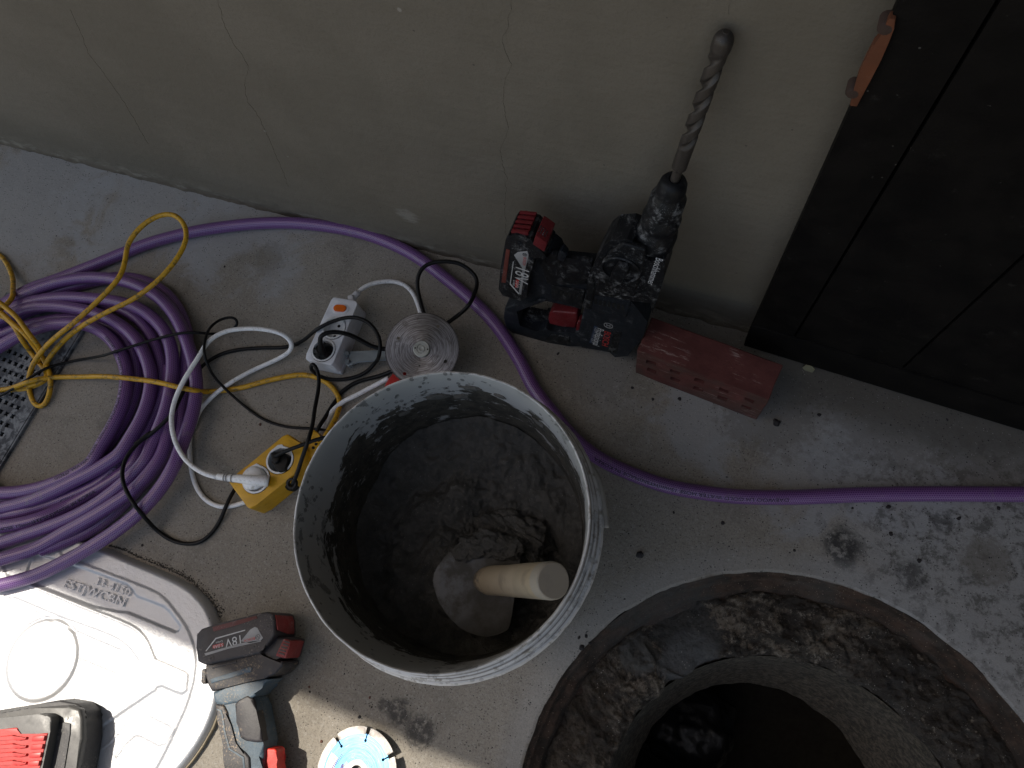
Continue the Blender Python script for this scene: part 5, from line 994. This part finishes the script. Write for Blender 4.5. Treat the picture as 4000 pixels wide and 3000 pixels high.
for k in range(nS):
    a_ = slots[k]; b_ = slots[k]+2*math.pi/nS; h_ = .016
    for t in range(9):
        w_ = a_-math.pi+(.55+t*(2*math.pi-1.1)/8); op.append(None)
    op = op[:-9]
    cx_, cy_ = .0405*math.cos(a_), .0405*math.sin(a_)
    for t in range(9):
        w_ = a_+math.pi*2-.45-(2*math.pi-.9)*t/8; op.append((cx_+.0021*math.cos(w_), cy_+.0021*math.sin(w_)))
    for t in range(13):
        w_ = a_+.022+(b_-a_-.044)*t/12; op.append((.0485*math.cos(w_), .0485*math.sin(w_)))
spl(op); spl([(.010*math.cos(2*math.pi*k/32), .010*math.sin(2*math.pi*k/32)) for k in range(32)])
tmp = bpy.data.objects.new('core', cu); COL.objects.link(tmp); me = bpy.data.meshes.new_from_object(tmp.evaluated_get(bpy.context.evaluated_depsgraph_get())); bpy.data.objects.remove(tmp)
me.materials.clear(); me.materials.append(M_BLUE); o = bpy.data.objects.new('blade_core', me); link(o); place(o, bl, bmx)
for k in range(nS):
    a_, b_ = slots[k]+.05, slots[(k)]+2*math.pi/nS-.05; n_ = 10
    prism('blade_segment', [(brd*math.cos(a_+(b_-a_)*t/n_), brd*math.sin(a_+(b_-a_)*t/n_)) for t in range(n_+1)]+[(.0475*math.cos(b_-(b_-a_)*t/n_), .0475*math.sin(b_-(b_-a_)*t/n_)) for t in range(n_+1)], -.0011, .0011, M_SEG, bl, bmx, .0003)
prism('worn_patch', [(.0455*math.cos(slots[1]-.12-t*.055), .0455*math.sin(slots[1]-.12-t*.055)) for t in range(9)]+[(.033*math.cos(slots[1]-.56+t*.055), .033*math.sin(slots[1]-.56+t*.055)) for t in range(9)], .0005, .0009, M_SEG, bl, bmx, 0)
lathe('bore_collar', [(.010, .0007), (.0165, .0008), (.017, .0006)], M_SEG, bl, bmx, 40, False); lathe('stamped_ring', [(.0290, .0006), (.0292, .0010), (.0298, .0010), (.0300, .0006)], M_BLUE, bl, bmx, 60, False)
Tb = Tr(ZB, bpl, .0007, bl); M_LP = plain('label_purple', (.10, .08, .35), .5); M_LWB = plain('label_blade_white', (.55, .62, .68), .5)
Tb.t('용마디지털', (1030, 800), (1230, 985), .0008, M_LWB, k=1.1); Tb.t('09†60', (840, 760), (960, 890), .0008, M_LWB, k=1)
for k in range(7): Tb.pr('label_bar', [(745-k*12, 860+k*14), (758-k*12, 852+k*14), (850-k*12, 960+k*14), (838-k*12, 970+k*14)], .0007, .0010, M_LWB, 0)
for k in range(9): Tb.pr('label_bar', [(640-k*22, 720+k*30), (655-k*22, 712+k*30), (690-k*22, 745+k*30), (676-k*22, 755+k*30)], .0007, .0010, M_LP, 0)
Tb.pr('label_spot', [(640, 960), (660, 915), (685, 895), (700, 930), (690, 985), (655, 1000), (630, 1000)], .0007, .0010, M_LP, 0)
Tb.t('용마', (1075, 812), (1150, 880), .0008, M_LWB) if False else None
# ================================================================ DEBRIS
M_CH = plain('dark_chip', (.022, .018, .019), .8); M_RC = plain('brown_chip', (.10, .04, .028), .8); M_LC = plain('pale_grit', (.42, .40, .36), .8); M_GC = plain('grey_chip', (.15, .14, .125), .9)
def chip(px, py, r, m, label, nm='stone_chip', grp=None, fl=.6):
    bm = bmesh.new(); bmesh.ops.create_icosphere(bm, subdivisions=2, radius=1); sd_ = rng.random()*50; ax_ = rng.uniform(.6, 1.3)
    for q in bm.verts:
        p = q.co.copy(); k = 1+.45*noise.noise(p*1.3+Vector((sd_, 0, 0))); q.co = Vector((p.x*r*ax_*k, p.y*r*k, max(-.35, p.z)*r*fl*k))
    c = G(px, py, 0); from_bm(nm, bm, m, None, Matrix.Translation((c.x, c.y, r*fl*.3))@Matrix.Rotation(rng.random()*6.28, 4, 'Z'), False, label=label, cat='chip', group=grp)
chip(2499, 2168, .0052, plain('stone_dark_grey', (.035, .033, .036), .8), 'blocky dark grey pebble alone between the bucket and the manhole', 'pebble', None, .9)
chip(3032, 1652, .0058, M_CH, 'black shard of stone beside the right end of the red brick', 'pebble', None, 1.1)
for px, py, r, lb in ((2290, 2485, .0028, 'upper dark crumb of the cluster between bucket and manhole rim'), (2305, 2512, .0024, 'right dark crumb of the cluster between bucket and manhole rim'), (2262, 2490, .0018, 'left dark crumb of the cluster between bucket and manhole rim'), (2273, 2530, .0036, 'largest dark crumb of the cluster on the edge of the manhole rim')): chip(px, py, r, M_CH, lb, grp='dark crumbs beside the manhole rim')
fx = [(1345, 2632, .0014), (1210, 2702, .0018), (1278, 2730, .0014), (1280, 2740, .0012), (1160, 2652, .0012), (1452, 2762, .0014), (1260, 2898, .0013), (1110, 2790, .0009), (1390, 2633, .0011), (590, 2115, .0013), (560, 1905, .001), (545, 2103, .001), (1152, 2160, .001), (1198, 1912, .0014), (1200, 1650, .0013), (675, 970, .0012), (220, 922, .0014), (225, 880, .001), (463, 974, .0014), (1400, 1068, .0014), (2120, 1275, .0014), (2115, 1310, .0015), (2100, 1415, .0014), (2095, 1410, .0011), (2505, 1590, .0014), (3482, 2010, .0014), (2980, 2040, .0014), (3085, 2158, .0013), (2455, 2085, .0011), (2500, 2055, .001), (3480, 1660, .0014), (3860, 1720, .0014), (2440, 2340, .0012), (2560, 2150, .001), (720, 1890, .0009), (1060, 2210, .001), (990, 2050, .0011), (1040, 2260, .0009), (850, 2300, .001), (3640, 2300, .0014)]
for k in range(260):
    fx.append((rng.uniform(500, 4000), rng.uniform(900, 2900), .0004+.0007*rng.random()**2))
V = []; Fc = []
for px, py, r in fx:
    c = G(px, py, 0)
    if c.y > .46 or (c.xy-Vector(MC)).length < .345: continue
    n0 = len(V); kk_ = 6
    for q in range(kk_): a_ = 6.283*q/kk_+rng.uniform(-.3, .3); rr_ = r*rng.uniform(.6, 1.3); V.append((c.x+rr_*math.cos(a_), c.y+rr_*math.sin(a_), -.0001))
    V.append((c.x+rng.uniform(-.3, .3)*r, c.y, r*.8)); Fc += [(n0+q, n0+(q+1) % kk_, n0+kk_) for q in range(kk_)]
mesh('grit', V, Fc, M_CH, None, None, False, label='fine dark grit sprinkled over the concrete floor', cat='grit', kind='stuff')
for px, py, r, lb in ((1022, 2745, .0030, 'dark chip in the shadow beside the neck of the impact driver'), (1405, 2800, .0024, 'dark crumb above the blue cutting blade at the edge of the sun'), (556, 2130, .0021, 'dark chip near the lowest bend of the black cable, left of it'),
        (877, 1042, .0022, 'dark chip on bare concrete between the yellow loop and the wall'), (2180, 1382, .0028, 'flat dark chip under the lower left end of the rotary hammer'), (2470, 1515, .0024, 'dark chip just below the left end of the red brick'),
        (2550, 1560, .0021, 'dark chip below the middle of the red brick'), (2655, 1558, .0028, 'larger dark chip touching the shadow under the red brick'), (3470, 1980, .0032, 'black angular chip below the purple hose above the round dark stain'),
        (3330, 1985, .0019, 'small black chip left of the angular chip below the purple hose'), (3900, 1985, .0028, 'long dark chip near the right edge below the purple hose'), (2823, 2043, .0028, 'black chip between the bucket and the round dark stain'),
        (2632, 2002, .0022, 'black chip under the hose to the right of the bucket handle'), (3103, 2150, .0020, 'black chip just left of the round dark stain'), (3200, 1620, .0026, 'dark chip right of the brick under the gate'),
        (3700, 1640, .0022, 'dark chip in the damp line under the right part of the gate'), (3480, 2085, .0030, 'dark lump right of the round dark stain'), (3590, 2190, .0030, 'dark lump lower right of the round dark stain'), (3745, 2025, .0034, 'rounded dark lump right of the black angular chip')):
    chip(px, py, r, M_CH, lb, grp=None, fl=.45)
for px, py, r, lb in ((1060, 2695, .0015, 'tiny rust brown chip right of the impact driver battery'), (1208, 2683, .0020, 'curled rust brown flake above the sunlit patch'), (1445, 2725, .0020, 'rust brown chip below the white bucket'), (1256, 2896, .0020, 'rust brown sliver left of the blue cutting blade'), (1017, 1658, .0022, 'rust brown chip between the yellow cable and the thin black cable')):
    chip(px, py, r, M_RC, lb, 'stone_chip', None, .5)
# dark mortar crumbs along the cover's upper edge
fl_ = [(420, 2135), (470, 2150), (515, 2172), (560, 2190), (610, 2212), (660, 2232), (705, 2255), (745, 2282), (780, 2312), (810, 2345), (835, 2385), (850, 2420)]
V = []; Fc = []
for i in range(900):
    t = rng.random()*(len(fl_)-1.01); k = int(t); f = t-k; px = fl_[k][0]*(1-f)+fl_[k+1][0]*f; py = fl_[k][1]*(1-f)+fl_[k+1][1]*f
    w_ = abs(rng.normal(0, 1))*9*(.4+t/8); c = G(px+w_*.75+6, py-w_*.6-3, 0); r = rng.uniform(.0005, .0019); n0 = len(V)
    for dx, dy, dz in ((1, 0, 0), (-.5, .86, 0), (-.5, -.86, 0), (0, 0, 1)): V.append((c.x+r*dx*rng.uniform(.6, 1.3), c.y+r*dy*rng.uniform(.6, 1.3), r*.9*dz-.0002))
    Fc += [(n0, n0+1, n0+3), (n0+1, n0+2, n0+3), (n0+2, n0, n0+3)]
mesh('gravel', V, Fc, plain('grit_dark', (.075, .07, .062), .95), None, None, False, label='dark gritty crumbs banked along the upper edge of the silver cover', cat='grit', kind='stuff')
# ---- printing on the hose
hp_ = {k: path(p, .004, 5) for k, p in tops.items()}
def at(k, x, y):
    P = hp_[k]; g = np.array(G(x, y, .02)); L = np.r_[0, np.cumsum(np.linalg.norm(np.diff(P, axis=0), axis=1))]; return L[np.argmin(np.hypot(P[:, 0]-g[0], P[:, 1]-g[1]))], L[-1]
def ht(k, body, p, ang, size=.0075, rev=True):
    l, Lm = at(k, *p); hose_text(body, size, hp_[k], r_+.00025, (Lm-l) if rev else l, ang, rev)
ht('S4', 'GOLD WATER HOSE 15mm(HYSN)MADE IN KOREA DAEWOO LH1022', (250, 1895), .15)
ht('S8', 'GOLD WATER HOSE 15mm(HYSN)MADE IN KOREA DAEWOO LHY23', (0, 2120), -.5) if False else ht('S8', 'HOSE 15mm(HYSN)MADE IN KOREA', (20, 2118), -.6, .0075)
ht('S5', 'GOLD WATER HOSE 15mm(HYSN)', (240, 1970), -.7)
ht('A', 'DAEWOO LH GOLD WATER HOSE 15mm(HYSN)MADE IN KOREA', (3080, 1942), .55)
